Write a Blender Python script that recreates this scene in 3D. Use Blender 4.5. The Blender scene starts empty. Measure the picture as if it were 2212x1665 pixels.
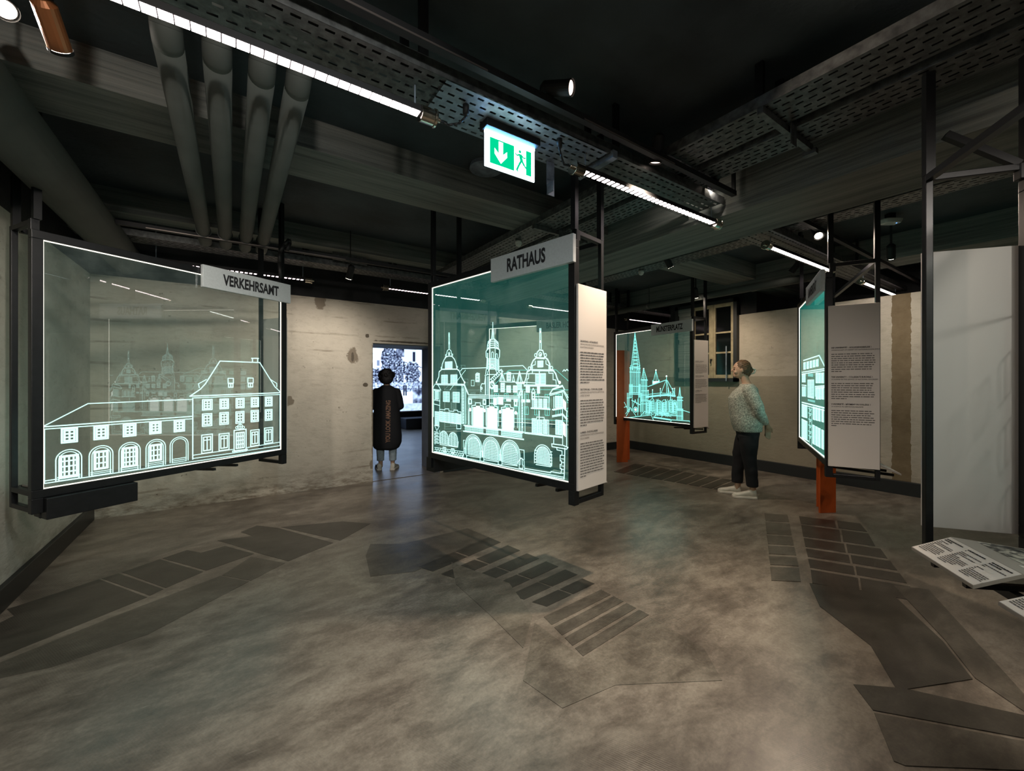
import bpy, math, random
import numpy as np
from mathutils import Vector, Matrix, noise as mnoise
from mathutils.bvhtree import BVHTree
random.seed(7)
SC = bpy.context.scene
COL = SC.collection

# ------------------------------------------------------------------ camera, world, exposure, lamps
W, H, F = 2212, 1665, 885.0
HOR = 823.0
EYE = 1.45
CA, SA = .8254, .5645            # room axes seen from the camera heading


def C(x, y, z=0.0):
    """metres right / ahead / up of the viewer -> room coordinates"""
    return Vector((CA * x + SA * y, -SA * x + CA * y, z))


def ray(px, py):
    return (px - W / 2) / F, -(py - HOR) / F


def at_y(px, py, y):
    a, b = ray(px, py)
    return C(a * y, y, EYE + b * y)


def at_z(px, py, z):
    a, b = ray(px, py)
    y = (z - EYE) / b
    return C(a * y, y, z)


cam = bpy.data.cameras.new('camera')
cam.sensor_width = 36
cam.lens = 36 * F / W
cam.shift_y = -((H / 2) - HOR) / W
cam.clip_start = .02
camo = bpy.data.objects.new('camera', cam)
COL.objects.link(camo)
camo.location = (0, 0, EYE)
camo.rotation_euler = (math.pi / 2, 0, -math.atan2(SA, CA))
SC.camera = camo

world = bpy.data.worlds.new('world')
SC.world = world
world.use_nodes = True
world.node_tree.nodes['Background'].inputs[0].default_value = (.5, .6, .7, 1)
world.node_tree.nodes['Background'].inputs[1].default_value = .02
SC.view_settings.view_transform = 'Standard'
SC.view_settings.look = 'None'
SC.view_settings.gamma = 1
SC.view_settings.use_curve_mapping = False
SC.view_settings.exposure = 0.64
SC.cycles.max_bounces = 6
SC.cycles.transparent_max_bounces = 16
SC.cycles.sample_clamp_indirect = 3.0
SC.cycles.caustics_reflective = False
SC.cycles.caustics_refractive = False

WARM = (1, .80, .62)
NEUT = (1, .90, .80)
COOL = (.80, .93, .96)
# position, target, watts, cone degrees, blend, colour, label of the fixture, size of its lamp
SPOTS = [
    ((1.37, 1.50, 2.89), (2.49, -.63, 2.19), 25, 80, .6, WARM, 'black track spotlight with glowing lens just right of the exit sign', .03),
    ((2.23, 1.64, 2.85), (2.5, 2.4, 0), 115, 100, .8, WARM, 'black spotlight pointing straight down from the track, above the second light tube', .04),
    ((2.92, 1.66, 2.90), (4.6, 3.4, 2.3), 9, 80, .7, NEUT, 'black spotlight tilted on the end of the track by the big beam', .03),
    ((-.55, 2.30, 2.74), (-.2, 5.6, .5), 60, 84, .9, NEUT, 'spotlight with copper-lit housing hanging at the top left of the picture', .05),
    ((.30, .30, 2.82), (.6, 3.0, 0), 78, 110, 1., COOL, 'spotlight above the viewer aimed at the middle of the floor', .08),  # unseen lamp added to brighten the middle of the floor
    ((4.43, 1.51, 2.78), (2.9, .5, .9), 85, 85, .7, WARM, 'bright round spotlight beyond the big beam, facing the room', .03),
    ((-.72, 2.40, 2.88), (1.0, .3, .3), 50, 80, .8, NEUT, 'spotlight glaring in the top left corner of the picture', .04),
    ((3.75, .49, 2.86), (4.15, 1.25, 1.4), 45, 95, .8, NEUT, 'small spotlight glowing above the right hand frame', .03),
    ((1.1, 4.9, 2.62), (.9, 6.0, .9), 44, 125, 1., NEUT, 'small dark spotlight hanging in front of the plaster wall left of the doorway', .05),
    ((4.6, 4.6, 2.70), (4.6, 6.0, 1.2), 42, 125, 1., NEUT, 'spotlight behind the town hall glass lighting the rear wall', .05),  # extra lamp added to wash the rear wall
    ((5.9, 3.6, 2.74), (7.1, 4.0, 1.1), 48, 125, 1., WARM, 'spotlight near the old window lighting the right wall', .05),  # added wall washer for the right wall by the window
    ((5.7, 1.3, 2.74), (7.1, 1.6, 1.2), 48, 125, 1., NEUT, 'spotlight lighting the bare strip on the right wall', .05),  # second added washer, brightens the right wall
    ((5.9, 2.3, 2.85), (5.77, 3.5, 1.4), 26, 70, .8, WARM, 'spotlight lighting the text board of the MÜNSTERPLATZ frame', .04),  # added to brighten this frame's text board
    ((4.3, 2.95, 2.80), (5.35, 2.6, .9), 50, 60, .8, WARM, 'spotlight above the visitor in the knitted sweater', .04),  # added to light the visitor from the side
    ((1.5, -1.4, 2.80), (1.8, 1.2, 0), 82, 110, 1., NEUT, 'spotlight behind the viewer aimed at the near floor', .08),  # unseen, added to lift the near floor
    ((-.2, -.9, 2.80), (-1.2, 2.6, 1.0), 125, 105, .9, NEUT, 'spotlight behind the viewer aimed at the left wall', .08),  # unseen, added to brighten the left wall
    ((1.9, -1.5, 2.80), (2.75, .45, 1.2), 60, 62, .8, NEUT, 'spotlight behind the viewer aimed at the reading boards', .06),  # unseen, added to brighten the blank board of the nearest frame
]


def tag(o, label=None, cat=None, group=None, kind=None):
    if label: o['label'] = label
    if cat: o['category'] = cat
    if group: o['group'] = group
    if kind: o['kind'] = kind
    return o


def empty(name, loc=(0, 0, 0), rz=0, label=None, cat=None, group=None):
    o = bpy.data.objects.new(name, None)
    o.empty_display_size = .1
    COL.objects.link(o)
    o.location = loc
    o.rotation_euler = (0, 0, rz)
    return tag(o, label, cat, group)


# ------------------------------------------------------------------ materials
def mat(name, col, rough=.55, metal=0., emis=None, es=0., noise=None, bump=None, coat=0., spec=None):
    m = bpy.data.materials.new(name)
    m.use_nodes = True
    nt = m.node_tree
    b = nt.nodes['Principled BSDF']
    b.inputs['Base Color'].default_value = (*col, 1)
    b.inputs['Roughness'].default_value = rough
    b.inputs['Metallic'].default_value = metal
    b.inputs['Coat Weight'].default_value = coat
    if spec is not None: b.inputs['Specular IOR Level'].default_value = spec
    if emis:
        b.inputs['Emission Color'].default_value = (*emis, 1)
        b.inputs['Emission Strength'].default_value = es
    if noise or bump:
        tc = nt.nodes.new('ShaderNodeTexCoord')
    if noise:
        sc, amt = noise
        n = nt.nodes.new('ShaderNodeTexNoise'); n.inputs['Scale'].default_value = sc
        n.inputs['Detail'].default_value = 6
        nt.links.new(tc.outputs['Object'], n.inputs['Vector'])
        r = nt.nodes.new('ShaderNodeValToRGB')
        r.color_ramp.elements[0].position = .3; r.color_ramp.elements[1].position = .7
        r.color_ramp.elements[0].color = (*[c * (1 - amt) for c in col], 1)
        r.color_ramp.elements[1].color = (*[min(1, c * (1 + amt)) for c in col], 1)
        nt.links.new(n.outputs['Fac'], r.inputs[0]); nt.links.new(r.outputs[0], b.inputs['Base Color'])
    if bump:
        sc, st = bump
        n = nt.nodes.new('ShaderNodeTexNoise'); n.inputs['Scale'].default_value = sc
        n.inputs['Detail'].default_value = 5
        nt.links.new(tc.outputs['Object'], n.inputs['Vector'])
        bp = nt.nodes.new('ShaderNodeBump'); bp.inputs['Strength'].default_value = st
        bp.inputs['Distance'].default_value = .01
        nt.links.new(n.outputs['Fac'], bp.inputs['Height']); nt.links.new(bp.outputs[0], b.inputs['Normal'])
    return m


def glow(name, col, s):
    m = bpy.data.materials.new(name)
    m.use_nodes = True
    nt = m.node_tree
    nt.nodes.clear()
    e = nt.nodes.new('ShaderNodeEmission'); o = nt.nodes.new('ShaderNodeOutputMaterial')
    e.inputs[0].default_value = (*col, 1); e.inputs[1].default_value = s
    nt.links.new(e.outputs[0], o.inputs[0])
    return m


class NT:
    """tiny node helper"""
    def __init__(s, name):
        s.m = bpy.data.materials.new(name); s.m.use_nodes = True
        s.t = s.m.node_tree; s.b = s.t.nodes['Principled BSDF']
        s.tc = s.t.nodes.new('ShaderNodeTexCoord').outputs['Object']
    def n(s, typ, **kw):
        x = s.t.nodes.new(typ)
        for k, v in kw.items(): setattr(x, k, v)
        return x
    def link(s, a, b): s.t.links.new(a, b)
    def noise(s, scale, detail=6, rough=.6, vec=None, dist=0., stretch=None):
        v = vec or s.tc
        if stretch:
            mp = s.n('ShaderNodeMapping'); mp.inputs['Scale'].default_value = stretch[:3]
            if len(stretch) > 3: mp.inputs['Rotation'].default_value = (0, 0, stretch[3])
            s.link(v, mp.inputs[0]); v = mp.outputs[0]
        x = s.n('ShaderNodeTexNoise'); x.inputs['Scale'].default_value = scale
        x.inputs['Detail'].default_value = detail; x.inputs['Roughness'].default_value = rough
        x.inputs['Distortion'].default_value = dist
        s.link(v, x.inputs['Vector']); return x.outputs['Fac']
    def ramp(s, f, stops):
        r = s.n('ShaderNodeValToRGB'); cr = r.color_ramp
        while len(cr.elements) < len(stops): cr.elements.new(.5)
        for e, (p, c) in zip(cr.elements, stops):
            e.position = p; e.color = (*c, 1) if isinstance(c, tuple) else (c, c, c, 1)
        s.link(f, r.inputs[0]); return r.outputs[0]
    def mix(s, f, a, b, mode='MIX'):
        x = s.n('ShaderNodeMix', data_type='RGBA', blend_type=mode)
        for i, v in ((0, f), (6, a), (7, b)):
            if isinstance(v, (int, float)): x.inputs[i].default_value = v if i == 0 else (v, v, v, 1)
            elif isinstance(v, tuple): x.inputs[i].default_value = (*v, 1)
            else: s.link(v, x.inputs[i])
        return x.outputs[2]
    def math(s, op, a, b=0., c=None):
        x = s.n('ShaderNodeMath', operation=op)
        for i, v in enumerate((a, b) if c is None else (a, b, c)):
            if isinstance(v, (int, float)): x.inputs[i].default_value = v
            else: s.link(v, x.inputs[i])
        return x.outputs[0]
    def xyz(s):
        x = s.n('ShaderNodeSeparateXYZ'); s.link(s.tc, x.inputs[0]); return x.outputs
    def bump(s, h, st, dist=.01):
        x = s.n('ShaderNodeBump'); x.inputs['Strength'].default_value = st; x.inputs['Distance'].default_value = dist
        s.link(h, x.inputs['Height']); s.link(x.outputs[0], s.b.inputs['Normal'])


def floor_mat(name, dark):
    k = NT(name)
    big = k.noise(1.1, 8, .68, dist=.5, stretch=(1, 1.6, 1, .6))
    mid = k.noise(4.5, 9, .74, dist=.3, stretch=(1, 2.0, 1, .45))
    fine = k.noise(60, 4, .7)
    mx = k.math('ADD', k.math('MULTIPLY', big, .55), k.math('MULTIPLY', mid, .45))
    c = k.ramp(mx, [(.37, (.085, .068, .052)), (.47, (.165, .138, .108)), (.55, (.26, .225, .178)), (.68, (.38, .34, .275))])
    c = k.mix(.5, c, k.ramp(fine, [(.3, .40), (.7, 1.)]), 'MULTIPLY')
    # a few pale scuffs
    sc = k.ramp(k.noise(9, 3, .5, stretch=(1, 4, 1, .3)), [(.70, 0.), (.76, 1.)])
    c = k.mix(k.math('MULTIPLY', sc, .25), c, (.42, .38, .31))
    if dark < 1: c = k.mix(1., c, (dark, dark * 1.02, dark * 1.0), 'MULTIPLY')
    k.link(c, k.b.inputs['Base Color'])
    k.link(k.ramp(mid, [(.3, .32), (.7, .46)]), k.b.inputs['Roughness'])
    k.b.inputs['Specular IOR Level'].default_value = .55; k.b.inputs['Coat Weight'].default_value = .22; k.b.inputs['Coat Roughness'].default_value = .22
    # trowel ridges
    wv = k.n('ShaderNodeTexWave'); wv.inputs['Scale'].default_value = 34; wv.inputs['Distortion'].default_value = 3
    wv.inputs['Detail'].default_value = 2
    mp = k.n('ShaderNodeMapping'); mp.inputs['Rotation'].default_value = (0, 0, -.45)
    k.link(k.tc, mp.inputs[0]); k.link(mp.outputs[0], wv.inputs['Vector'])
    msk = k.ramp(k.noise(.9, 2), [(.46, 0.), (.58, 1.)])
    h = k.math('ADD', k.math('MULTIPLY', k.math('MULTIPLY', wv.outputs['Fac'], msk), .5), mid)
    k.bump(h, .20, .006)
    return k.m


def plaster_mat(name, base, spots=(), axis=0, board=True, extra=None):
    """pale lime-washed board-marked concrete; spots = [(a, z, ra, rz)] worn-through patches along axis"""
    k = NT(name)
    x = k.xyz()
    a, z = x[axis], x[2]
    big = k.noise(1.3, 6, .6, dist=.3)
    mid = k.noise(7, 8, .7, stretch=(1, 1, 2.2))
    c = k.ramp(big, [(.3, tuple(v * .80 for v in base)), (.55, base), (.75, tuple(min(1, v * 1.10) for v in base))])
    c = k.mix(.30, c, k.ramp(mid, [(.32, (.50, .45, .38)), (.5, (.95, .93, .9))]), 'MULTIPLY')
    h = mid
    if board:
        wv = k.n('ShaderNodeTexWave', bands_direction='Z'); wv.inputs['Scale'].default_value = 1.35
        wv.inputs['Distortion'].default_value = 1.2; wv.inputs['Detail'].default_value = 4; wv.inputs['Detail Scale'].default_value = 1.5
        k.link(k.tc, wv.inputs['Vector'])
        ln = k.ramp(wv.outputs['Fac'], [(.0, 0.), (.035, 1.)])
        nz = k.ramp(k.noise(2.2, 4), [(.50, 1.), (.66, 0.)])
        ln2 = k.math('MAXIMUM', ln, nz)
        c = k.mix(k.math('MULTIPLY', k.math('SUBTRACT', 1., ln2), .65), c, (.22, .18, .13))
    pits = k.ramp(k.noise(15, 6, .78), [(.31, 1.), (.36, 0.)])
    c = k.mix(k.math('MULTIPLY', pits, .75), c, (.13, .10, .07))
    dirt = k.math('MULTIPLY', k.ramp(z, [(.0, 1.), (.34, 0.)]), k.ramp(k.noise(5, 6, .7, stretch=(1, 1, 3)), [(.42, 0.), (.6, 1.)]))
    c = k.mix(k.math('MULTIPLY', dirt, .8), c, (.16, .12, .08))
    wob = k.math('MULTIPLY', k.math('SUBTRACT', k.noise(11, 5, .7), .5), 1.6)
    for (sa, sz, ra, rz, dc) in spots:
        da = k.math('DIVIDE', k.math('SUBTRACT', a, sa), ra)
        dz = k.math('DIVIDE', k.math('SUBTRACT', z, sz), rz)
        d = k.math('SQRT', k.math('ADD', k.math('MULTIPLY', da, da), k.math('MULTIPLY', dz, dz)))
        d = k.math('ADD', d, wob)
        f = k.ramp(d, [(.78, 1.), (.98, 0.)])
        c = k.mix(f, c, dc)
    if extra: c = extra(k, c, a, z, wob)
    k.link(c, k.b.inputs['Base Color'])
    k.b.inputs['Roughness'].default_value = .85
    k.b.inputs['Specular IOR Level'].default_value = .2
    k.bump(k.math('SUBTRACT', h, k.math('MULTIPLY', pits, .6)), .6, .012)
    return k.m


def right_extra(k, c, a, z, wob):
    # darker dado below 1.53 m, bare vertical strip at n = 1.44 .. 1.60
    zz = k.math('ADD', z, k.math('MULTIPLY', wob, .012))
    dado = k.math('MULTIPLY', k.math('LESS_THAN', zz, 1.53), k.math('GREATER_THAN', a, 1.75))
    c = k.mix(k.math('MULTIPLY', dado, .85), c, k.mix(k.noise(3, 5), (.20, .175, .125), (.34, .30, .22)))
    aa = k.math('ADD', a, k.math('MULTIPLY', wob, .03))
    strip = k.math('MULTIPLY', k.math('GREATER_THAN', aa, 1.43), k.math('LESS_THAN', aa, 1.615))
    return k.mix(strip, c, k.mix(k.noise(6, 6), (.12, .085, .045), (.27, .21, .13)))


M = {}
M['floor'] = floor_mat('polished_screed', 1)
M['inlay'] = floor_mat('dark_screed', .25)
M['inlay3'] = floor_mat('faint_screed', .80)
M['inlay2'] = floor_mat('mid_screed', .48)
M['pale'] = floor_mat('pale_line', 1.0)
STN = (.12, .10, .075); STN2 = (.24, .20, .15)
M['wall_back'] = plaster_mat('lime_washed_concrete', (.58, .53, .44), [
    (.98, 2.52, .075, .12, STN2), (1.40, 1.80, .075, .13, STN2), (1.40, 1.79, .02, .07, STN),
    (.62, 1.19, .05, .07, STN2), (1.60, 2.10, .03, .03, STN), (1.58, 1.40, .04, .03, STN),
    (1.675, 1.0, .014, 1.05, STN2), (2.2, 2.035, .58, .014, STN), (1.66, .25, .03, .08, STN2)], 0)
M['wall_left'] = plaster_mat('grey_plaster', (.55, .54, .47), [], 1, board=False)
M['wall_right'] = plaster_mat('right_plaster', (.50, .455, .37), [(3.3, .95, .05, .1, STN2)], 1, extra=right_extra)
M['black_wall'] = mat('black_painted_wall', (.012, .012, .013), .8, noise=(3, .5), bump=(30, .3))
M['slab'] = mat('black_painted_slab', (.042, .056, .064), .8, noise=(1.5, .5), bump=(25, .4))
def beam_mat(st):
    k = NT('grey_painted_beam')
    a = k.noise(3, 6, .65, stretch=st); b = k.noise(22, 5, .7)
    c = k.ramp(a, [(.34, (.085, .094, .090)), (.5, (.165, .178, .166)), (.68, (.225, .235, .215))])
    k.link(c, k.b.inputs['Base Color']); k.b.inputs['Roughness'].default_value = .75
    k.bump(k.math('ADD', a, k.math('MULTIPLY', b, .3)), .7, .015)
    return k.m
M['beam'] = beam_mat((5, .25, 10)); M['beam_x'] = beam_mat((.25, 5, 10))
M['pipe'] = mat('grey_pipe_lagging', (.075, .085, .078), .7, noise=(5, .12))
M['black_metal'] = mat('black_powder_coat', (.010, .011, .012), .38, .3, noise=(30, .2))
M['galv'] = mat('painted_tray_steel', (.115, .120, .120), .45, .5, noise=(24, .45), bump=(60, .2))
M['galv_bright'] = mat('bare_galvanised_steel', (.26, .31, .37), .45, .4, noise=(20, .3))
M['track'] = mat('black_track', (.006, .006, .007), .65)
M['alu'] = mat('brushed_aluminium_strip', (.26, .22, .20), .35, .7)
M['chrome'] = mat('polished_cap', (.55, .50, .42), .15, 1.)
M['rubber'] = mat('black_rubber', (.008, .008, .008), .6)
M['sign'] = mat('brushed_sign_plate', (.56, .60, .61), .45, .2, noise=(60, .06))
M['ink'] = mat('black_print', (.012, .012, .014), .7)
M['grey_ink'] = mat('grey_print', (.10, .09, .085), .7)
M['board'] = mat('white_text_board', (.62, .57, .52), .6)
M['board5'] = mat('grey_board_back', (.60, .565, .55), .55)
M['desk_grey'] = mat('grey_reading_board', (.33, .30, .265), .5)
M['desk_white'] = mat('white_leaf', (.74, .69, .64), .55)
M['orange'] = mat('orange_lacquer', (.50, .085, .012), .45, noise=(8, .12))
M['wood_frame'] = mat('old_cream_paint', (.34, .29, .18), .6, noise=(12, .25), bump=(40, .4))
M['dark_trim'] = mat('dark_trim_paint', (.015, .017, .018), .5)
M['night'] = mat('night_pane', (.004, .005, .005), .12)
M['white_plastic'] = mat('white_plastic', (.62, .60, .56), .45)
M['led'] = glow('led_cell', (1, .84, .83), 8)
M['led_far'] = glow('led_cell_far', (1, .78, .82), 3.5)
M['edge'] = glow('lit_acrylic_edge', (1, .93, .78), 1.5)
M['etch'] = glow('lit_engraving', (.54, 1, .90), 1.1)
M['etch_dim'] = glow('lit_engraving_dim', (.30, .80, .70), .55)
M['etch_far'] = glow('lit_engraving_far', (.25, .86, .76), .95)
M['etch_fill'] = glow('lit_engraving_fill', (.85, 1, .93), 1.9)
M['lens'] = glow('lamp_lens', (1, .86, .70), 12)
M['lens_dim'] = glow('lamp_lens_dim', (1, .78, .66), 1.5)
M['exit_white'] = glow('exit_white', (.74, .92, 1), 3.0)
M['exit_green'] = glow('exit_green', (.0, .46, .20), 1.0)
M['exit_blue'] = glow('exit_blue_led', (.16, .50, 1), 80)
M['blue_led'] = glow('blue_led', (.1, .3, 1), 3)
M['skin'] = mat('skin', (.50, .32, .22), .55)
M['hair_brown'] = mat('brown_hair', (.11, .065, .03), .55, noise=(40, .5), bump=(90, .5))
M['hair_black'] = mat('black_curly_hair', (.010, .008, .008), .7, bump=(60, .6))
M['knit'] = mat('grey_green_knit', (.40, .415, .35), .9, noise=(75, .62), bump=(120, .8))
M['black_cloth'] = mat('black_cloth', (.006, .006, .008), .85, noise=(5, .3), bump=(14, .4))
M['navy_cloth'] = mat('black_tunic_cloth', (.006, .006, .008), .85, bump=(9, .5))
M['denim'] = mat('pale_denim', (.30, .36, .40), .85, noise=(20, .2))
M['shoe'] = mat('white_leather', (.62, .58, .50), .5, noise=(30, .08))
M['sole'] = mat('white_rubber_sole', (.66, .61, .54), .5)
M['bronze_print'] = mat('bronze_print', (.20, .10, .055), .6)
M['clip'] = mat('pale_green_clip', (.50, .58, .50), .3)
M['copper'] = mat('copper_lit_housing', (.30, .11, .04), .35, .4)  # orange light falling on the housing is put into its colour
M['tube_glass'] = None


def glass_mat(name, vol=None, tint=(.93, .975, .965), ior=1.5, dust=0., gain=1.7):
    m = bpy.data.materials.new(name); m.use_nodes = True
    nt = m.node_tree; nt.nodes.clear()
    o = nt.nodes.new('ShaderNodeOutputMaterial')
    tr = nt.nodes.new('ShaderNodeBsdfTransparent'); tr.inputs[0].default_value = (*tint, 1)
    gl = nt.nodes.new('ShaderNodeBsdfGlossy'); gl.inputs['Roughness'].default_value = .0
    fr = nt.nodes.new('ShaderNodeFresnel'); fr.inputs[0].default_value = ior
    mx = nt.nodes.new('ShaderNodeMixShader')
    gm = nt.nodes.new('ShaderNodeNewGeometry'); f1 = nt.nodes.new('ShaderNodeMath'); f1.operation = 'SUBTRACT'; f1.inputs[0].default_value = gain
    f2 = nt.nodes.new('ShaderNodeMath'); f2.operation = 'MULTIPLY'; f2.use_clamp = True
    f3 = nt.nodes.new('ShaderNodeMath'); f3.operation = 'MULTIPLY'; f3.inputs[1].default_value = gain
    nt.links.new(gm.outputs['Backfacing'], f3.inputs[0]); nt.links.new(f3.outputs[0], f1.inputs[1])      # both faces of the thin sheet reflect, counted on the front one
    nt.links.new(fr.outputs[0], f2.inputs[0]); nt.links.new(f1.outputs[0], f2.inputs[1])
    nt.links.new(f2.outputs[0], mx.inputs[0]); nt.links.new(tr.outputs[0], mx.inputs[1]); nt.links.new(gl.outputs[0], mx.inputs[2])
    last = mx.outputs[0]
    if dust:
        df = nt.nodes.new('ShaderNodeBsdfDiffuse'); df.inputs[0].default_value = (.75, .9, .86, 1)
        nz = nt.nodes.new('ShaderNodeTexNoise'); nz.inputs['Scale'].default_value = 3.5; nz.inputs['Detail'].default_value = 7
        nz.inputs['Roughness'].default_value = .7
        tc = nt.nodes.new('ShaderNodeTexCoord'); nt.links.new(tc.outputs['Object'], nz.inputs['Vector'])
        ml = nt.nodes.new('ShaderNodeMapRange'); ml.inputs[1].default_value = .35; ml.inputs[2].default_value = .7
        ml.inputs[3].default_value = dust * .35; ml.inputs[4].default_value = dust * 1.6
        nt.links.new(nz.outputs['Fac'], ml.inputs[0])
        m2 = nt.nodes.new('ShaderNodeMixShader'); nt.links.new(ml.outputs[0], m2.inputs[0])
        nt.links.new(last, m2.inputs[1]); nt.links.new(df.outputs[0], m2.inputs[2]); last = m2.outputs[0]
    nt.links.new(last, o.inputs[0])
    if vol:
        e = nt.nodes.new('ShaderNodeEmission'); e.inputs[0].default_value = (*vol[0], 1); e.inputs[1].default_value = vol[1]
        nt.links.new(e.outputs[0], o.inputs['Volume'])
    return m


TEAL = (.05, .62, .52)
M['tube_glass'] = glass_mat('clear_tube', None, (.97, .97, .97), ior=1.14)
M['glass1'] = glass_mat('acrylic_sheet_clear', ((.3, .6, .55), 1.0), dust=.02, ior=1.62, gain=1.9)
M['glass2'] = glass_mat('acrylic_sheet_green', (TEAL, 4.5), tint=(.84, .95, .92), dust=.05)
M['glass3'] = glass_mat('acrylic_sheet_far', (TEAL, 3.0), tint=(.90, .95, .93), dust=.03)
M['glass4'] = glass_mat('acrylic_sheet_teal', (TEAL, 14.0), tint=(.70, .92, .88), dust=.05)


# ------------------------------------------------------------------ mesh builder
class MB:
    def __init__(s): s.v = []; s.f = []
    def add(s, vs, fs):
        k = len(s.v); s.v += [tuple(v) for v in vs]; s.f += [tuple(i + k for i in f) for f in fs]; return s
    def box(s, x0, y0, z0, x1, y1, z1):
        vs = [(x, y, z) for z in (z0, z1) for y in (y0, y1) for x in (x0, x1)]
        return s.add(vs, [(0, 2, 3, 1), (4, 5, 7, 6), (0, 1, 5, 4), (2, 6, 7, 3), (0, 4, 6, 2), (1, 3, 7, 5)])
    def bar(s, p, q, w, h=None, up=(0, 0, 1)):
        h = h or w
        p, q = Vector(p), Vector(q); d = (q - p).normalized(); u = Vector(up)
        if abs(d.dot(u)) > .98: u = Vector((1, 0, 0))
        a = d.cross(u).normalized(); b = a.cross(d)
        vs = [c + a * (i * w / 2) + b * (j * h / 2) for c in (p, q) for j in (-1, 1) for i in (-1, 1)]
        return s.add(vs, [(0, 2, 3, 1), (4, 5, 7, 6), (0, 1, 5, 4), (2, 6, 7, 3), (0, 4, 6, 2), (1, 3, 7, 5)])
    def quad(s, a, b, c, d): return s.add([a, b, c, d], [(0, 1, 2, 3)])
    def poly(s, pts): return s.add(pts, [tuple(range(len(pts)))])
    def cyl(s, p, q, r0, r1=None, n=14, caps=True):
        r1 = r0 if r1 is None else r1
        p, q = Vector(p), Vector(q); d = (q - p).normalized()
        u = Vector((0, 0, 1)) if abs(d.z) < .9 else Vector((1, 0, 0))
        a = d.cross(u).normalized(); b = a.cross(d)
        vs = []
        for c, r in ((p, r0), (q, r1)):
            vs += [c + (a * math.cos(t) + b * math.sin(t)) * r for t in (2 * math.pi * i / n for i in range(n))]
        fs = [(i, (i + 1) % n, n + (i + 1) % n, n + i) for i in range(n)]
        if caps: fs += [tuple(range(n))[::-1], tuple(range(n, 2 * n))]
        return s.add(vs, fs)
    def tube(s, pts, r, n=8):
        for p, q in zip(pts, pts[1:]): s.cyl(p, q, r, r, n)
        return s
    def ball(s, c, r, n=12, m=8):
        rx, ry, rz = (r, r, r) if not hasattr(r, '__len__') else r
        vs = [(c[0], c[1], c[2] - rz)]
        for j in range(1, m):
            ph = -math.pi / 2 + math.pi * j / m
            for i in range(n):
                th = 2 * math.pi * i / n
                vs.append((c[0] + rx * math.cos(ph) * math.cos(th), c[1] + ry * math.cos(ph) * math.sin(th), c[2] + rz * math.sin(ph)))
        vs.append((c[0], c[1], c[2] + rz))
        fs = [(0, 1 + (i + 1) % n, 1 + i) for i in range(n)]
        for j in range(m - 2):
            o = 1 + j * n
            fs += [(o + i, o + (i + 1) % n, o + n + (i + 1) % n, o + n + i) for i in range(n)]
        o = 1 + (m - 2) * n
        fs += [(o + i, o + (i + 1) % n, len(vs) - 1) for i in range(n)]
        return s.add(vs, fs)
    def limb(s, pr, n=12):
        for (p, r), (q, r2) in zip(pr, pr[1:]): s.cyl(p, q, r, r2, n)
        for p, r in pr: s.ball(p, r, n, 8)
        return s
    def loft(s, rings, caps=True):
        """rings: list of point lists of equal length"""
        n = len(rings[0]); vs = [p for r in rings for p in r]; fs = []
        for j in range(len(rings) - 1):
            o = j * n
            fs += [(o + i, o + (i + 1) % n, o + n + (i + 1) % n, o + n + i) for i in range(n)]
        if caps: fs += [tuple(range(n))[::-1], tuple(range((len(rings) - 1) * n, len(rings) * n))]
        return s.add(vs, fs)
    def mesh(s, name):
        me = bpy.data.meshes.new(name); me.from_pydata(s.v, [], s.f); me.validate(); me.update(); return me
    def build(s, name, m, parent=None, smooth=False, bevel=0, **tags):
        me = s.mesh(name); me.materials.append(M[m] if isinstance(m, str) else m)
        o = bpy.data.objects.new(name, me); COL.objects.link(o); o.parent = parent
        if smooth:
            for p in me.polygons: p.use_smooth = True
            if smooth == 'auto':
                me.shade_smooth() if hasattr(me, 'shade_smooth') else None
        if bevel:
            b = o.modifiers.new('b', 'BEVEL'); b.width = bevel; b.segments = 2; b.limit_method = 'ANGLE'
        tag(o, **tags); return o


def oval(c, rx, ry, n=20, p=2.2):
    out = []
    for i in range(n):
        t = 2 * math.pi * i / n; ct, st = math.cos(t), math.sin(t)
        out.append((c[0] + rx * math.copysign(abs(ct) ** (2 / p), ct), c[1] + ry * math.copysign(abs(st) ** (2 / p), st), c[2]))
    return out


_TC = {}
def text2d(s, size, bold=.0, xs=1.):
    """flat letter outlines filled: returns verts, faces, width"""
    key = (s, size, bold, xs)
    if key in _TC: return _TC[key]
    cu = bpy.data.curves.new('t', 'FONT'); cu.body = s; cu.size = size; cu.offset = bold * size; cu.resolution_u = 3
    ob = bpy.data.objects.new('t', cu); COL.objects.link(ob)
    dg = bpy.context.evaluated_depsgraph_get(); dg.update()
    me = bpy.data.meshes.new_from_object(ob.evaluated_get(dg))
    vs = [(v.co.x * xs, v.co.y) for v in me.vertices]; fs = [tuple(p.vertices) for p in me.polygons]
    bpy.data.objects.remove(ob); bpy.data.curves.remove(cu); bpy.data.meshes.remove(me)
    wd = max((v[0] for v in vs), default=0)
    _TC[key] = (vs, fs, wd); return _TC[key]


def put_text(mb, s, size, o, ex, ey, bold=0., xs=1., center=False):
    vs, fs, wd = text2d(s, size, bold, xs)
    o, ex, ey = Vector(o), Vector(ex), Vector(ey)
    dx = -wd / 2 if center else 0
    mb.add([o + ex * (v[0] + dx) + ey * v[1] for v in vs], fs)
    return wd


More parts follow.
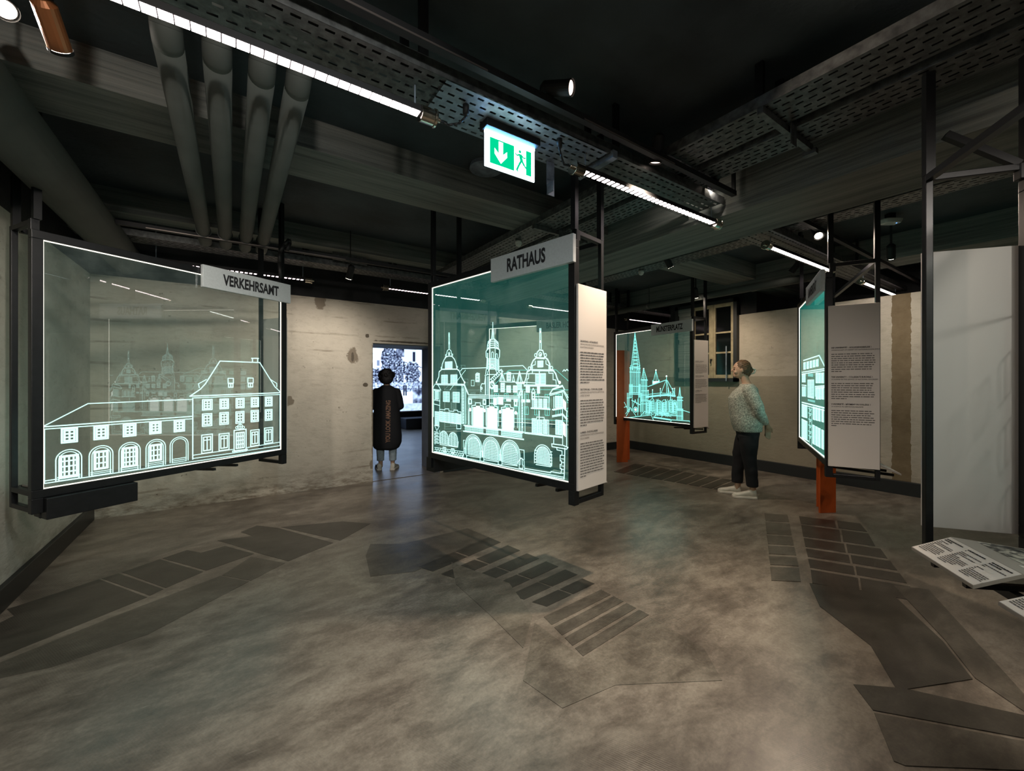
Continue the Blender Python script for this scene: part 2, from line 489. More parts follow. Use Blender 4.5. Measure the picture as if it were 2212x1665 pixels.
def words(mb, o, ex, ey, width, lines, lh, th, rng, last=.5):
    """lines of small print as short word strips"""
    o, ex, ey = Vector(o), Vector(ex), Vector(ey)
    for i in range(lines):
        x = 0; lim = width * (rng.uniform(.9, 1.0) if i < lines - 1 else last)
        while x < lim:
            w = min(rng.uniform(.25, 1.1) * width * .13, lim - x)
            if w < .004: break
            p = o + ex * x - ey * (i * lh)
            mb.quad(p, p + ex * w, p + ex * w + ey * th, p + ey * th)
            x += w + width * .016


# ------------------------------------------------------------------ the room shell
def structure(name, mb, m, parent=None, **k):
    return mb.build(name, m, parent, kind='structure', **k)

CEIL = 3.15
fl = structure('floor', MB().box(-1.6, -6.2, -.1, 9, 13, 0), 'floor')
structure('ceiling', MB().box(-1.6, -6.2, CEIL, 9, 13, CEIL + .15), 'slab')
WT = 2.57
wb = MB().box(-1.4, 6.01, 0, 1.68, 6.70, WT).box(1.68, 6.01, 2.0, 2.73, 6.70, WT).box(2.73, 6.01, 0, 8.6, 6.70, WT)
wbo = structure('wall_back', wb, 'wall_back')
structure('wall_back_upper', MB().box(-1.4, 6.03, WT, 8.6, 6.70, CEIL), 'black_wall')
structure('wall_left', MB().box(-1.5, -6.1, 0, -1.22, 6.01, WT), 'wall_left')
structure('wall_left_upper', MB().box(-1.5, -6.1, WT, -1.24, 6.03, CEIL), 'black_wall')
structure('wall_right', MB().box(7.10, -6.1, 0, 8.5, 6.01, WT), 'wall_right')
structure('wall_right_upper', MB().box(8.3, -6.1, WT, 8.5, 6.03, CEIL).box(7.14, 3.3, WT, 8.3, 4.9, CEIL), 'black_wall')
structure('wall_front', MB().box(-1.5, -6.2, 0, 8.6, -6.05, CEIL), 'black_wall')
structure('wall_side_room_left', MB().box(-1.5, 6.70, 0, -1.2, 12.9, CEIL), 'black_wall')
structure('wall_side_room_right', MB().box(7.6, 6.70, 0, 7.9, 12.9, CEIL), 'black_wall')
structure('wall_side_room_back', MB().box(-1.5, 12.6, 0, 7.9, 12.8, CEIL), 'black_wall')
structure('baseboard_left', MB().box(-1.22, -6.0, 0, -1.185, 6.0, .15), 'black_metal', bevel=.004)
structure('baseboard_right', MB().box(7.05, -6.0, 0, 7.10, 6.0, .17), 'dark_trim', bevel=.004)
structure('baseboard_back', MB().box(2.78, 5.97, 0, 7.05, 6.01, .15), 'dark_trim', bevel=.004)
structure('trim_1', MB().box(1.68, 6.02, .0, 2.73, 6.06, .006), 'alu')      # door threshold
structure('trim_2', MB().box(2.70, 6.03, 0, 2.731, 6.70, 2.0).box(1.68, 6.06, 1.985, 2.73, 6.70, 2.001), mat('blue_grey_reveal', (.20, .23, .29), .6, noise=(5, .2)))  # blue light from the screen is put into the reveal's colour

# the window in the right wall
wn = structure('window_1', MB().box(7.02, 3.56, 1.44, 7.10, 3.62, 2.86).box(7.02, 4.66, 1.44, 7.10, 4.72, 2.86)
               .box(7.02, 3.56, 1.44, 7.10, 4.72, 1.50).box(7.02, 3.56, 2.80, 7.12, 4.72, 2.86), 'dark_trim')
sash = MB()
for a, b in ((3.62, 3.99), (4.01, 4.38)):
    sash.box(7.04, a, 1.50, 7.09, a + .05, 2.80).box(7.04, b - .05, 1.50, 7.09, b, 2.80)
    for z in (1.50, 1.93, 2.28, 2.74): sash.box(7.045, a, z, 7.085, b, z + (.03 if 1.6 < z < 2.7 else .06))
sash.box(7.03, 3.975, 1.5, 7.06, 4.025, 2.80)
sash.build('window_frame', 'wood_frame', wn, bevel=.004)
for (a, b) in ((3.67, 3.94), (4.06, 4.33)):
    for z0, z1 in ((1.56, 1.93), (1.96, 2.28), (2.31, 2.74)):
        MB().box(7.065, a, z0, 7.07, b, z1).build('window_pane', 'night', wn)
MB().box(7.03, 4.39, 1.50, 7.07, 4.66, 2.80).build('window_shutter', 'beam', wn)
h = MB(); [h.box(6.99, 4.64, z, 7.03, 4.70, z + .08) for z in (1.62, 2.15, 2.6)]; h.build('hinge', 'dark_trim', wn)
MB().cyl((7.03, 4.0, 1.83), (6.99, 4.0, 1.83), .012).cyl((6.99, 4.0, 1.83), (6.99, 4.0, 1.76), .009).build('window_handle', 'black_metal', wn)
MB().bar((6.99, 3.72, 1.45), (6.99, 3.72, 2.05), .015).build('window_latch', 'galv_bright', wn)

# concrete beams
def beam(mb, name='beam'):
    return structure(name, mb, 'beam_x' if name == 'cross_beam' else 'beam')
bm = MB().box(3.19, -6, 2.75, 3.83, 6.0, CEIL)
beam(bm, 'main_beam')
for n0, n1 in ((2.92, 3.37), (4.95, 5.15), (-2.3, -1.85)):
    beam(MB().box(-1.22, n0, 2.95, 3.19, n1, CEIL), 'cross_beam')
for n0, n1 in ((2.92, 3.37), (-2.3, -1.85)):
    beam(MB().box(3.83, n0, 2.93, 8.3, n1, CEIL), 'cross_beam')
beam(MB().box(6.3, -6, 2.86, 6.75, 5.9, CEIL), 'edge_beam')

# ------------------------------------------------------------------ floor inlays and painted-in shade (flat darker screed fields with pale joints)
def fpt(px, py): 
    p = at_z(px, py, 0); return p
_IZ = [0]
def inlay_and_shade(pts, m='inlay', z=.0015, off=(0, 0), s=1.):
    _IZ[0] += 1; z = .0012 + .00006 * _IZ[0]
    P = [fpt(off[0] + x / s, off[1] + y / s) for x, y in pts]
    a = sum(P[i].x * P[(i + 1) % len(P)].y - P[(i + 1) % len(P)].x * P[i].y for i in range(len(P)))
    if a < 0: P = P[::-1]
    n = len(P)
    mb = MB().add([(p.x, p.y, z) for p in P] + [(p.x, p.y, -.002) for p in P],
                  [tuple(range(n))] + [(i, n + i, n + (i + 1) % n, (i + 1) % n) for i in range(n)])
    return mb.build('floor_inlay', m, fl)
LO, RO = (0, 1000), (1106, 1000)
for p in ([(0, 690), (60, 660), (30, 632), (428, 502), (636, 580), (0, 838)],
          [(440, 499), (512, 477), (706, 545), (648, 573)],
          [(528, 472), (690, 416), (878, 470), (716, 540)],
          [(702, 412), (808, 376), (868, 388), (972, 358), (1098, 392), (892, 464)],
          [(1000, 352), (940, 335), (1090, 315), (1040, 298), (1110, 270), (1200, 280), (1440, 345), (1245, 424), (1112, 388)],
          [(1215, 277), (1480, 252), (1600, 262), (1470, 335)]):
    inlay_and_shade(p, 'inlay', .0015, LO, 2)
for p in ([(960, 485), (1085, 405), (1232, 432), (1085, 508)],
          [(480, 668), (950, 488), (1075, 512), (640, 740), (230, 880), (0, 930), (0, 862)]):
    inlay_and_shade(p, 'inlay2', .0015, LO, 2)
inlay_and_shade([(1580, 400), (1600, 350), (1740, 350), (2020, 282), (2110, 320), (1790, 470), (1600, 490)], 'inlay2', .0015, LO, 2)
# centre field: rows of tiles
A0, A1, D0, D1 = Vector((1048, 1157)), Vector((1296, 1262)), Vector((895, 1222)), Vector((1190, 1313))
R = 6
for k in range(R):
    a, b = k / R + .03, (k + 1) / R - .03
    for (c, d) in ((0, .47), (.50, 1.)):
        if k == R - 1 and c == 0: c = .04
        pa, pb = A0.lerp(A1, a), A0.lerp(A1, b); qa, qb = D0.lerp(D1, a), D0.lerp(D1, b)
        inlay_and_shade([tuple(pa.lerp(qa, c)), tuple(pb.lerp(qb, c)), tuple(pb.lerp(qb, d)), tuple(pa.lerp(qa, d))], 'inlay')
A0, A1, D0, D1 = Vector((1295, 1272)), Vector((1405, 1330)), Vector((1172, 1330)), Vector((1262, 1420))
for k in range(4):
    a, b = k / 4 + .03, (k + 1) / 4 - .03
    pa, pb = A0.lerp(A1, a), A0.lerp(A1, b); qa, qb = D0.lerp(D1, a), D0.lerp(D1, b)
    inlay_and_shade([tuple(pa), tuple(pb), tuple(qb), tuple(qa)], 'inlay2')
inlay_and_shade([(1405, 1335), (1520, 1400), (1560, 1470), (1330, 1480), (1215, 1530), (1130, 1470), (1155, 1345), (1260, 1422)], 'inlay3')  # large field, slightly darker than the floor around it
inlay_and_shade([(975, 1215), (1100, 1260), (1150, 1330), (1130, 1400), (1060, 1330), (985, 1262)], 'inlay3')
# right field
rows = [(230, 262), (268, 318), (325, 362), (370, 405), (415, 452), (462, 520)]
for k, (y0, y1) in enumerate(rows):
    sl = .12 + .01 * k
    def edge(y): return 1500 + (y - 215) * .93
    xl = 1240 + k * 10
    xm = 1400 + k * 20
    inlay_and_shade([(xl, y0), (xm - 6, y0 + (xm - xl) * sl), (xm + 2, y1 + (xm - xl) * sl), (xl + 8, y1)], 'inlay', .0015, RO, 2)
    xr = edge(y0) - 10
    inlay_and_shade([(xm + 4, y0 + (xm - xl) * sl), (xr, y0 + (xr - xl) * sl), (xr + 30, y1 + (xr + 30 - xl) * sl), (xm + 12, y1 + (xm - xl) * sl)], 'inlay', .0015, RO, 2)
    inlay_and_shade([(1090 + k * 5, y0 - 12), (xl - 50, y0 - 6), (xl - 42, y1 - 6), (1096 + k * 5, y1 - 12)], 'inlay2', .0015, RO, 2)
for p, m in (([(1285, 520), (1450, 545), (1640, 565), (1860, 770), (1990, 935), (1665, 985), (1550, 790), (1330, 620)], 'inlay'),  # these dark fields also take in cast shadow as floor colour
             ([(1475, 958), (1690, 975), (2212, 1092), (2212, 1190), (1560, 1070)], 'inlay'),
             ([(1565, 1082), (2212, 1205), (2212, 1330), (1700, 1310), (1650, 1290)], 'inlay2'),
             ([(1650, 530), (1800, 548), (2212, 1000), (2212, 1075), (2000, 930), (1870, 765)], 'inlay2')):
    inlay_and_shade(p, m, .0015, RO, 2)
# far field near the rear wall
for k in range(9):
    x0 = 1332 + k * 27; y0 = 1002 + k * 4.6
    inlay_and_shade([(x0 - 6, y0 + 17), (x0 + 40, y0 - .5), (x0 + 61, y0 + 3.2), (x0 + 16, y0 + 21)], 'inlay')


# ------------------------------------------------------------------ exhibit panels
GW, GZ0, GZ1, DEP = 1.56, .80, 2.30, .335


class Panel:
    def __init__(s, P, T, label, group, name='glass_exhibit'):
        s.P = Vector(P); s.T = Vector(T).normalized()           # viewer frame
        w = C(s.P.x, s.P.y); tw = C(s.T.x, s.T.y)
        s.root = empty(name, (w.x, w.y, 0), math.atan2(tw.y, tw.x), label, 'exhibit panel', group)
        s.mbs = {}
    def tz(s, px, py):
        a, b = ray(px, py)
        t = (a * s.P.y - s.P.x) / (s.T.x - a * s.T.y)
        return t, EYE + b * (s.P.y + t * s.T.y)


class Draw:
    """engraved strokes: flat etched ribbons on the viewer side of one sheet"""
    def __init__(s, panel, ox, oy, sc, w=.006):
        s.p = panel; s.o = (ox, oy, sc); s.w = w
        s.mb = {}
    def m(s, k='etch'): return s.p.mbs.setdefault(k, MB())
    def P(s, x, y): return s.p.tz(s.o[0] + x / s.o[2], s.o[1] + y / s.o[2])
    def seg(s, a, b, w, k='etch'):
        d = .0015 + (.0007 if k == 'etch' else 0)
        ax, ay = a; bx, by = b
        L = math.hypot(bx - ax, by - ay)
        if L < 1e-5: return
        ux, uy = (bx - ax) / L, (by - ay) / L; nx, ny = -uy * w / 2, ux * w / 2
        e = w * .35; ax -= ux * e; ay -= uy * e; bx += ux * e; by += uy * e
        s.m(k).quad((ax - nx, -d, ay - ny), (bx - nx, -d, by - ny), (bx + nx, -d, by + ny), (ax + nx, -d, ay + ny))
    def l(s, *pts, w=None, k='etch', close=False):
        w = w or s.w; q = [s.P(*p) for p in pts]
        if close: q.append(q[0])
        for a, b in zip(q, q[1:]): s.seg(a, b, w, k)
    def tl(s, q, w=None, k='etch', close=False):
        w = w or s.w; q = list(q)
        if close: q.append(q[0])
        for a, b in zip(q, q[1:]): s.seg(a, b, w, k)
    def fill(s, *pts, k='etch_fill'):
        q = [s.P(*p) for p in pts]; s.m(k).poly([(a, -.0012, b) for a, b in q])
    def rect(s, cx, cy, w, h):
        t0 = s.P(cx - w / 2, cy)[0]; t1 = s.P(cx + w / 2, cy)[0]; z0 = s.P(cx, cy + h / 2)[1]; z1 = s.P(cx, cy - h / 2)[1]
        return t0, z0, t1, z1
    def win(s, cx, cy, w, h, nx=2, ny=3, bw=None, fr=True, k='etch'):
        t0, z0, t1, z1 = s.rect(cx, cy, w, h); bw = bw or s.w
        s.tl([(t0, z0), (t1, z0), (t1, z1), (t0, z1)], bw, k, True)
        if fr:
            g = (t1 - t0) * .17; gz = (z1 - z0) * .13
            if fr == 2: s.tl([(t0 + g * .45, z0 + gz * .45), (t1 - g * .45, z0 + gz * .45), (t1 - g * .45, z1 - gz * .45), (t0 + g * .45, z1 - gz * .45)], bw, k, True)
            t0 += g; t1 -= g; z0 += gz; z1 -= gz
            s.tl([(t0, z0), (t1, z0), (t1, z1), (t0, z1)], bw * 1.1, k, True)
        for i in range(1, nx): s.tl([(t0 + (t1 - t0) * i / nx, z0), (t0 + (t1 - t0) * i / nx, z1)], bw, k)
        for j in range(1, ny): s.tl([(t0, z0 + (z1 - z0) * j / ny), (t1, z0 + (z1 - z0) * j / ny)], bw, k)
    def slat(s, cx, cy, w, h, n=8, k='etch'):
        t0, z0, t1, z1 = s.rect(cx, cy, w, h)
        s.tl([(t0, z0), (t1, z0), (t1, z1), (t0, z1)], s.w, k, True)
        s.tl([((t0 + t1) / 2, z0), ((t0 + t1) / 2, z1)], s.w, k)
        for j in range(1, n): s.tl([(t0, z0 + (z1 - z0) * j / n), (t1, z0 + (z1 - z0) * j / n)], s.w * .7, k)
        s.m('etch_dim').quad((t0, -.0008, z0), (t1, -.0008, z0), (t1, -.0008, z1), (t0, -.0008, z1))
    def arch(s, xl, xr, top, bot, w=None, n=14, base=None, k='etch', gap=0):
        """arch outline given in picture pixels (left, right, crown, foot)"""
        t0, z0 = s.P(xl, bot)[0], s.P((xl + xr) / 2, bot)[1]
        t1 = s.P(xr, bot)[0]; zt = s.P((xl + xr) / 2, top)[1]
        t0 += gap; t1 -= gap; zt -= gap
        r = (t1 - t0) / 2; c = (t0 + t1) / 2; rz = min(r, zt - z0)
        q = [(t0, z0)] + [(c - r * math.cos(math.pi * i / n), zt - rz + rz * math.sin(math.pi * i / n)) for i in range(n + 1)] + [(t1, z0)]
        s.tl(q, w, k); return t0, t1, z0, zt, r, rz, c
    def grille(s, xl, xr, top, bot, nx, ny, w=None):
        t0, t1, z0, zt, r, rz, c = s.arch(xl, xr, top, bot, w)
        w = w or s.w
        s.tl([(t0, z0), (t1, z0)], w)
        for i in range(1, nx):
            x = t0 + (t1 - t0) * i / nx; hz = zt - rz + rz * math.sqrt(max(0, 1 - ((x - c) / r) ** 2)); s.tl([(x, z0), (x, hz)], w * .8)
        for j in range(1, ny):
            z = z0 + (zt - z0) * j / ny
            hw = r if z < zt - rz else r * math.sqrt(max(0, 1 - ((z - zt + rz) / rz) ** 2))
            s.tl([(c - hw, z), (c + hw, z)], w * .8)
    def ring(s, cx, cy, r, w=None, n=16, k='etch'):
        t, z = s.P(cx, cy); rr = abs(s.P(cx, cy + r)[1] - z)
        s.tl([(t + rr * math.cos(2 * math.pi * i / n), z + rr * math.sin(2 * math.pi * i / n)) for i in range(n + 1)], w, k)
    def disc(s, cx, cy, r, n=14, k='etch_fill'):
        t, z = s.P(cx, cy); rr = abs(s.P(cx, cy + r)[1] - z)
        s.m(k).poly([(t + rr * math.cos(2 * math.pi * i / n), -.0012, z + rr * math.sin(2 * math.pi * i / n)) for i in range(n)])


def finish(p, glass, sign=None, heads=None, blank=False, box=None, desk=None, hang=(1, 1), seed=1, board='board', far=False, dep=.335, htop=None, shelf=False):
    DEP = dep; htop = htop or {}
    rt = p.root; W_ = GW; rng = random.Random(seed)
    g = MB().box(0, 0, GZ0, W_, .008, GZ1).build('glass_sheet', glass, rt)
    for k, mb in p.mbs.items():
        kk = {'etch': 'etch_far' if far else 'etch', 'etch_fill': 'etch_fill', 'etch_dim': 'etch_dim'}[k]
        nm = {'etch': 'engraved_line', 'etch_fill': 'engraved_field', 'etch_dim': 'engraved_shade'}[k]
        mb.build(nm, kk, g, kind='stuff')
    e = .005
    for q in ((0, GZ0, W_, GZ0 + e), (0, GZ1 - e, W_, GZ1), (0, GZ0 + e, e, GZ1 - e), (W_ - e, GZ0 + e, W_, GZ1 - e)):
        MB().box(q[0], -.003, q[1], q[2], .004, q[3]).build('lit_edge', 'edge', rt)
    f = .05; a0, a1 = -.015, .035
    MB().box(-f, a0, GZ0 - f, W_ + f, a1, GZ0).build('bottom_rail', 'black_metal', rt, bevel=.003)
    MB().box(-f, a0, GZ1, W_ + f, a1, GZ1 + f).build('top_rail', 'black_metal', rt, bevel=.003)
    for x in (-f, W_):
        MB().box(x, a0, .66, x + f, a1, GZ0 - f).box(x, a0, GZ0, x + f, a1, GZ1).build('front_post', 'black_metal', rt, bevel=.003)
        MB().box(x + .01, DEP - .03, .66, x + .04, DEP, 2.42).build('rear_post', 'black_metal', rt, bevel=.003)
        MB().box(x + .01, a1, .66, x + .04, DEP - .03, .69).build('bottom_bar', 'black_metal', rt, bevel=.003)
        if dep < .35: MB().box(x + .01, a1, GZ0 - .04, x + .04, DEP - .03, GZ0 - .01).build('shelf_bar', 'black_metal', rt)
        MB().box(x + .01, a1 - .02, 2.39, x + .04, DEP - .03, 2.42).box(x + .005, a1 - .02, GZ1 + f, x + .045, a1 + .02, 2.42).build('top_bar', 'black_metal', rt, bevel=.003)
    MB().box(0, DEP - .03, 2.39, W_ + .01, DEP, 2.42).build('rear_rail', 'black_metal', rt)
    MB().box(0, DEP - .03, *((GZ0 - .04,) if dep < .35 else (.66,)), W_ + .01, DEP, *((GZ0 - .01,) if dep < .35 else (.69,))).build('rear_rail', 'black_metal', rt)
    if shelf: MB().box(.0, .045, GZ0 - .012, W_, DEP - .05, GZ0 - .002).build('shelf', 'desk_grey', rt)
    for x in (-.035, W_ + .005):
        for d in (a1 - .03, DEP - .035):
            MB().box(x, d, 2.42, x + .035, d + .035, htop.get((x > 1, d > .1), CEIL)).build('ceiling_hanger', 'black_metal', rt)
    # name sign
    if sign:
        sg = MB().box(.855, -.050, 2.195, W_ + .065, -.020, 2.372).build('name_sign', 'sign', rt, bevel=.002)
        mb = MB(); put_text(mb, sign[0], .120 * sign[2], (.855 + sign[1], -.0515, 2.243), (1, 0, 0), (0, 0, 1), .036, sign[3] * .80, True)
        mb.build('lettering', 'ink', sg)
        for bx_ in (1.1, 1.5): MB().box(bx_, -.02, 2.31, bx_ + .03, -.014, 2.34).build('sign_bracket', 'black_metal', rt)
    # text board on the end face
    bx = W_ + f
    bd = MB().box(bx + .002, .0, .755, bx + .018, DEP - .01, 2.065).build('text_board', board, rt, bevel=.002)
    if heads:
        mb = MB(); mg = MB(); x = bx + .0195
        # seen from outside the end face the reading direction is +d
        ex, ey = (0, 1, 0), (0, 0, 1); z = heads[0]
        for (h1, h2, nl, ls) in heads[1:]:
            put_text(mb, h1, .0165, (x, .02, z), ex, ey, .02, .80); z -= .019
            for t in h2: put_text(mg, t, .0150, (x, .02, z), ex, ey, 0, .80); z -= .019
            z -= .012
            words(mg, (x, .02, z), ex, ey, .28, nl, .0175, .0062, rng, ls); z -= .0175 * nl + .030
        mb.build('heading', 'ink', bd, kind='stuff'); mg.build('small_print', 'grey_ink', bd, kind='stuff')
    if box:
        x0, x1, d0, d1 = box
        b = MB().box(x0, d0, .62, x1, d1, .748)
        bo = b.build('cable_box', 'black_metal', rt, bevel=.004)
        MB().box(x0 - .002, (d0 + d1) / 2 - .012, .62, x0 + .001, (d0 + d1) / 2 + .012, .70).build('slot', 'rubber', bo)
    for dk in (desk or []): reading_board(rt, dk, rng, DEP=DEP)


def reading_board(rt, x0, rng, ln=.36, DEP=.335):
    """folded board fixed behind the frame: an inner leaf with a photograph, an outer leaf with print"""
    d0, d1, d2 = DEP - .30, DEP + .005, DEP + .14
    z0, z1, z2 = .755, .782, .722
    th = .012
    x1 = x0 + ln
    mb = MB().loft([[(x, d0, z0 - th), (x, d1, z1 - th), (x, d2, z2 - th), (x, d2, z2), (x, d1, z1), (x, d0, z0)] for x in (x0, x1)])
    b = mb.build('reading_board', 'desk_grey', rt)
    e = .001
    def on_out(x, f):   # outer leaf
        return Vector((x, d1 + (d2 - d1) * f, z1 + (z2 - z1) * f + e))
    MB().quad(on_out(x0 + .002, .03), on_out(x1 - .002, .03), on_out(x1 - .002, .99), on_out(x0 + .002, .99)).build('printed_leaf', 'desk_white', b)
    mg = MB(); mk = MB()
    ey = (on_out(x0, 0) - on_out(x0, 1)).normalized(); ex = Vector((-1, 0, 0)); up = Vector((0, 0, .0012))
    n = 3; cw = ln / n
    for c in range(n):
        o = on_out(x1 - .012 - c * cw, .16) + up
        words(mk, o, ex, ey, cw - .022, 2, .0090, .0052, rng, .6)
        words(mg, o - ey * .022, ex, ey, cw - .016, 11, .0082, .0040, rng, .5)
    mk.build('heading', 'ink', b, kind='stuff'); mg.build('small_print', 'grey_ink', b, kind='stuff')
    def on_in(x, f): return Vector((x, d1 + (d0 - d1) * f, z1 + (z0 - z1) * f + e))
    # photograph: pale sky, dark figures, printed flat
    ph = MB().quad(on_in(x1 - .01, .25), on_in(x1 - .01, .98), on_in(x0 + .11, .98), on_in(x0 + .11, .25)).build('printed_photograph', photo_mat(), b)
    MB().quad(on_in(x0 + .10, .16), on_in(x0 + .10, .85), on_in(x0 + .01, .85), on_in(x0 + .01, .16)).build('caption_leaf', 'desk_white', b)
    mg = MB(); words(mg, on_in(x0 + .09, .20) + up, (0, -1, 0), (1, 0, 0), .17, 7, .0100, .004, rng, .5); mg.build('small_print', 'grey_ink', b, kind='stuff')
    MB().bar((x0 + .08, d0 - .02, z0 - .03), (x0 + .08, d2 - .02, z2 - .03), .02).bar((x0 + .26, d0 - .02, z0 - .03), (x0 + .26, d2 - .02, z2 - .03), .02).build('support_arm', 'black_metal', b)


_PM = []
def photo_mat():
    if _PM: return _PM[0]
    k = NT('printed_photo')
    n = k.noise(16, 6, .6, dist=1.2)
    k.link(k.ramp(n, [(.42, (.03, .03, .028)), (.5, (.18, .17, .15)), (.56, (.52, .49, .42)), (.7, (.66, .62, .54))]), k.b.inputs['Base Color'])
    k.b.inputs['Roughness'].default_value = .4
    _PM.append(k.m); return k.m


GRP = 'hanging frames with edge lit engraved glass'
# --- panel 1, tourist office
p1 = Panel((-2.827, 2.467), (.404, .915), 'hanging frame with engraved glass of a long low building, sign reading VERKEHRSAMT', GRP)
d = Draw(p1, 60, 720, 3.814, .0058)
d.l((495, 578), (118, 770)); d.l((495, 578), (1355, 543)); d.l((118, 770), (1355, 683), w=.007); d.l((118, 790), (1355, 703))
d.l((133, 792), (133, 1236), w=.008); d.l((133, 1236), (2092, 948)); d.l((140, 1215), (235, 1201)); d.l((1358, 540), (1358, 1036), w=.008)
d.l((1362, 1003), (1690, 955)); d.l((1805, 940), (2072, 896)); d.l((1362, 1030), (1690, 985)); d.l((1800, 965), (2072, 925))
d.l((1335, 517), (2085, 488), w=.009); d.l((1355, 532), (2078, 503)); d.l((1335, 517), (1420, 460), (1462, 415), (1582, 228), (1910, 240), (2035, 440), (2085, 488), w=.008)
d.l((1412, 448), (1405, 415), (1470, 380)); d.l((2050, 440), (2050, 412), (2000, 380)); d.l((1850, 235), (1850, 205), (1893, 205), (1893, 237), w=.008); d.l((1842, 205), (1900, 206), w=.008)
d.l((2076, 505), (2076, 925), w=.007); d.l((2085, 505), (2085, 945))
for x, y, w, h in ((1478, 587, 78, 84), (1617, 580, 70, 80), (1748, 574, 66, 78), (1870, 567, 60, 75), (1984, 561, 56, 74),
                   (1476, 712, 76, 100), (1616, 700, 70, 97), (1747, 691, 66, 94), (1869, 680, 60, 92), (1983, 671, 56, 88)):
    d.win(x, y, w, h, 2, 3, .0085)
for x, y, w, h in ((342, 840, 125, 112), (603, 817, 112, 105), (838, 795, 100, 100), (1050, 776, 90, 95), (1247, 760, 82, 93)):
    d.win(x, y, w, h, 2, 3, .0095)
for x, y, w, h in ((1476, 908, 88, 150), (1616, 893, 82, 136), (1870, 860, 70, 130), (1983, 840, 68, 126)):
    d.win(x, y, w, h, 2, 1, .0075); t0, z0, t1, z1 = d.rect(x, y, w, h); g = (t1 - t0) * .17
    for q in (.14, .70): d.tl([(t0 + g, z0 + (z1 - z0) * q), (t1 - g, z0 + (z1 - z0) * q)], .007)
d.win(1748, 880, 98, 172, 4, 4, .009); d.l((1685, 968), (1810, 952), (1800, 968), (1690, 985), close=True)
d.ring(1748, 768, 20, .006); d.ring(1722, 776, 10, .005); d.ring(1774, 774, 10, .005); d.l((1748, 748), (1748, 790)); d.l((1728, 768), (1768, 768))
for xl, xr, tp, bt in ((230, 443, 957, 1200), (505, 700, 925, 1160), (750, 925, 898, 1125), (973, 1133, 873, 1090), (1172, 1320, 853, 1055)):
    d.arch(xl, xr, tp, bt, .0055); d.arch(xl, xr, tp, bt, .0045, gap=.013); cx = (xl + xr) / 2
    for q in (0, 14, 28):
        s_ = -.15
        d.l((xl + 14, bt - 26 + q + (cx - xl) * .13), (xr - 14, bt - 26 + q - (xr - cx) * .13), w=.0045)
for x, y, w, h, nx, ny in ((338, 1092, 150, 175, 4, 4), (603, 1042, 112, 146, 3, 3), (838, 1018, 120, 158, 4, 4), (1052, 982, 95, 132, 3, 3)):
    d.win(x, y, w, h, nx, ny, .0088, fr=False)
    t0, z0, t1, z1 = d.rect(x, y, w, h); d.tl([(t0 + .006, z0 + .006), (t1 - .006, z0 + .006), (t1 - .006, z1 - .006), (t0 + .006, z1 - .006)], .009, close=True)
for x, y in ((1671, 390), (1834, 388)):
    d.win(x, y, 44, 40, 1, 1, .007, fr=False); d.win(x, y + 38, 36, 30, 2, 1, .008, fr=False)
finish(p1, 'glass1', ('VERKEHRSAMT', .40, 1.0, .76), box=(.0, .44, -.055, .12), seed=3, desk=[.9], shelf=True)

# --- panel 2, town hall
p2 = Panel((-.727, 3.739), (.703, -.711), 'hanging frame with engraved glass of a towered town hall, sign reading RATHAUS', GRP)
d = Draw(p2, 920, 680, 6.506, .0052)
def mir(f, *a, **k): f(*a, **k)
# left gable
d.l((322, 250), (322, 470), w=.005); d.l((334, 250), (338, 470), w=.005); d.ring(328, 285, 12, .004); d.ring(328, 395, 12, .004)
d.l((270, 602), (285, 585), (290, 560), (303, 505), (328, 480), (355, 505), (366, 560), (372, 585), (387, 602), w=.006)
d.ring(328, 545, 20, .004); d.disc(328, 548, 9); d.ring(283, 568, 12, .004); d.ring(374, 560, 12, .004)
d.l((225, 757), (233, 690), (258, 630), (290, 588), (325, 578), (368, 582), (405, 625), (428, 690), (438, 760), w=.008)
d.l((150, 948), (183, 870), (188, 800), (225, 765), (440, 762), (470, 785), (487, 835), (510, 885), (545, 948), w=.009)
d.l((160, 968), (545, 975), w=.007); d.l((160, 982), (545, 990)); d.disc(150, 948, 15); d.disc(545, 950, 15); d.ring(220, 745, 12, .004); d.ring(442, 732, 12, .004)
for x, y, w, h in ((323, 706, 98, 92), (264, 907, 86, 122), (396, 905, 90, 124), (290, 1150, 88, 138), (428, 1157, 92, 140)): d.slat(x, y, w, h, 9)
# left oriel and wall
d.l((110, 1010), (133, 970), (172, 982), (213, 1058), (100, 1045), close=True); d.l((118, 1060), (205, 1072)); d.slat(155, 1130, 48, 110, 6)
d.l((112, 1060), (112, 1431)); d.l((200, 1075), (195, 1340)); d.l((115, 1250), (200, 1275)); d.l((115, 1195), (200, 1210))
# inner frame of the middle block
for x in (505, 520, 535, 552, 565): d.l((x, 985 + (x - 505)), (x + 3, 1530), w=.004)
for y in range(1040, 1520, 42): d.l((505, y), (535, y + 4), (535, y + 22), (508, y + 20), w=.004)
d.l((500, 985), (540, 990), (598, 1120), w=.008); d.l((545, 975), (600, 1108))
for o in (0, 22, 42): d.l((600, 1120 + o), (1300, 1142 + o), w=.005)
d.l((1300, 1142), (1350, 1040), w=.008); d.l((1310, 1165), (1365, 1060))
for x in (595, 612): d.l((x, 1165), (x, 1560), w=.004)
for x in (1308, 1322, 1345, 1362, 1392): d.l((x, 1075), (x + 3, 1640), w=.004)
for y in range(1080, 1600, 38): d.ring(1354, y, 9, .0035)
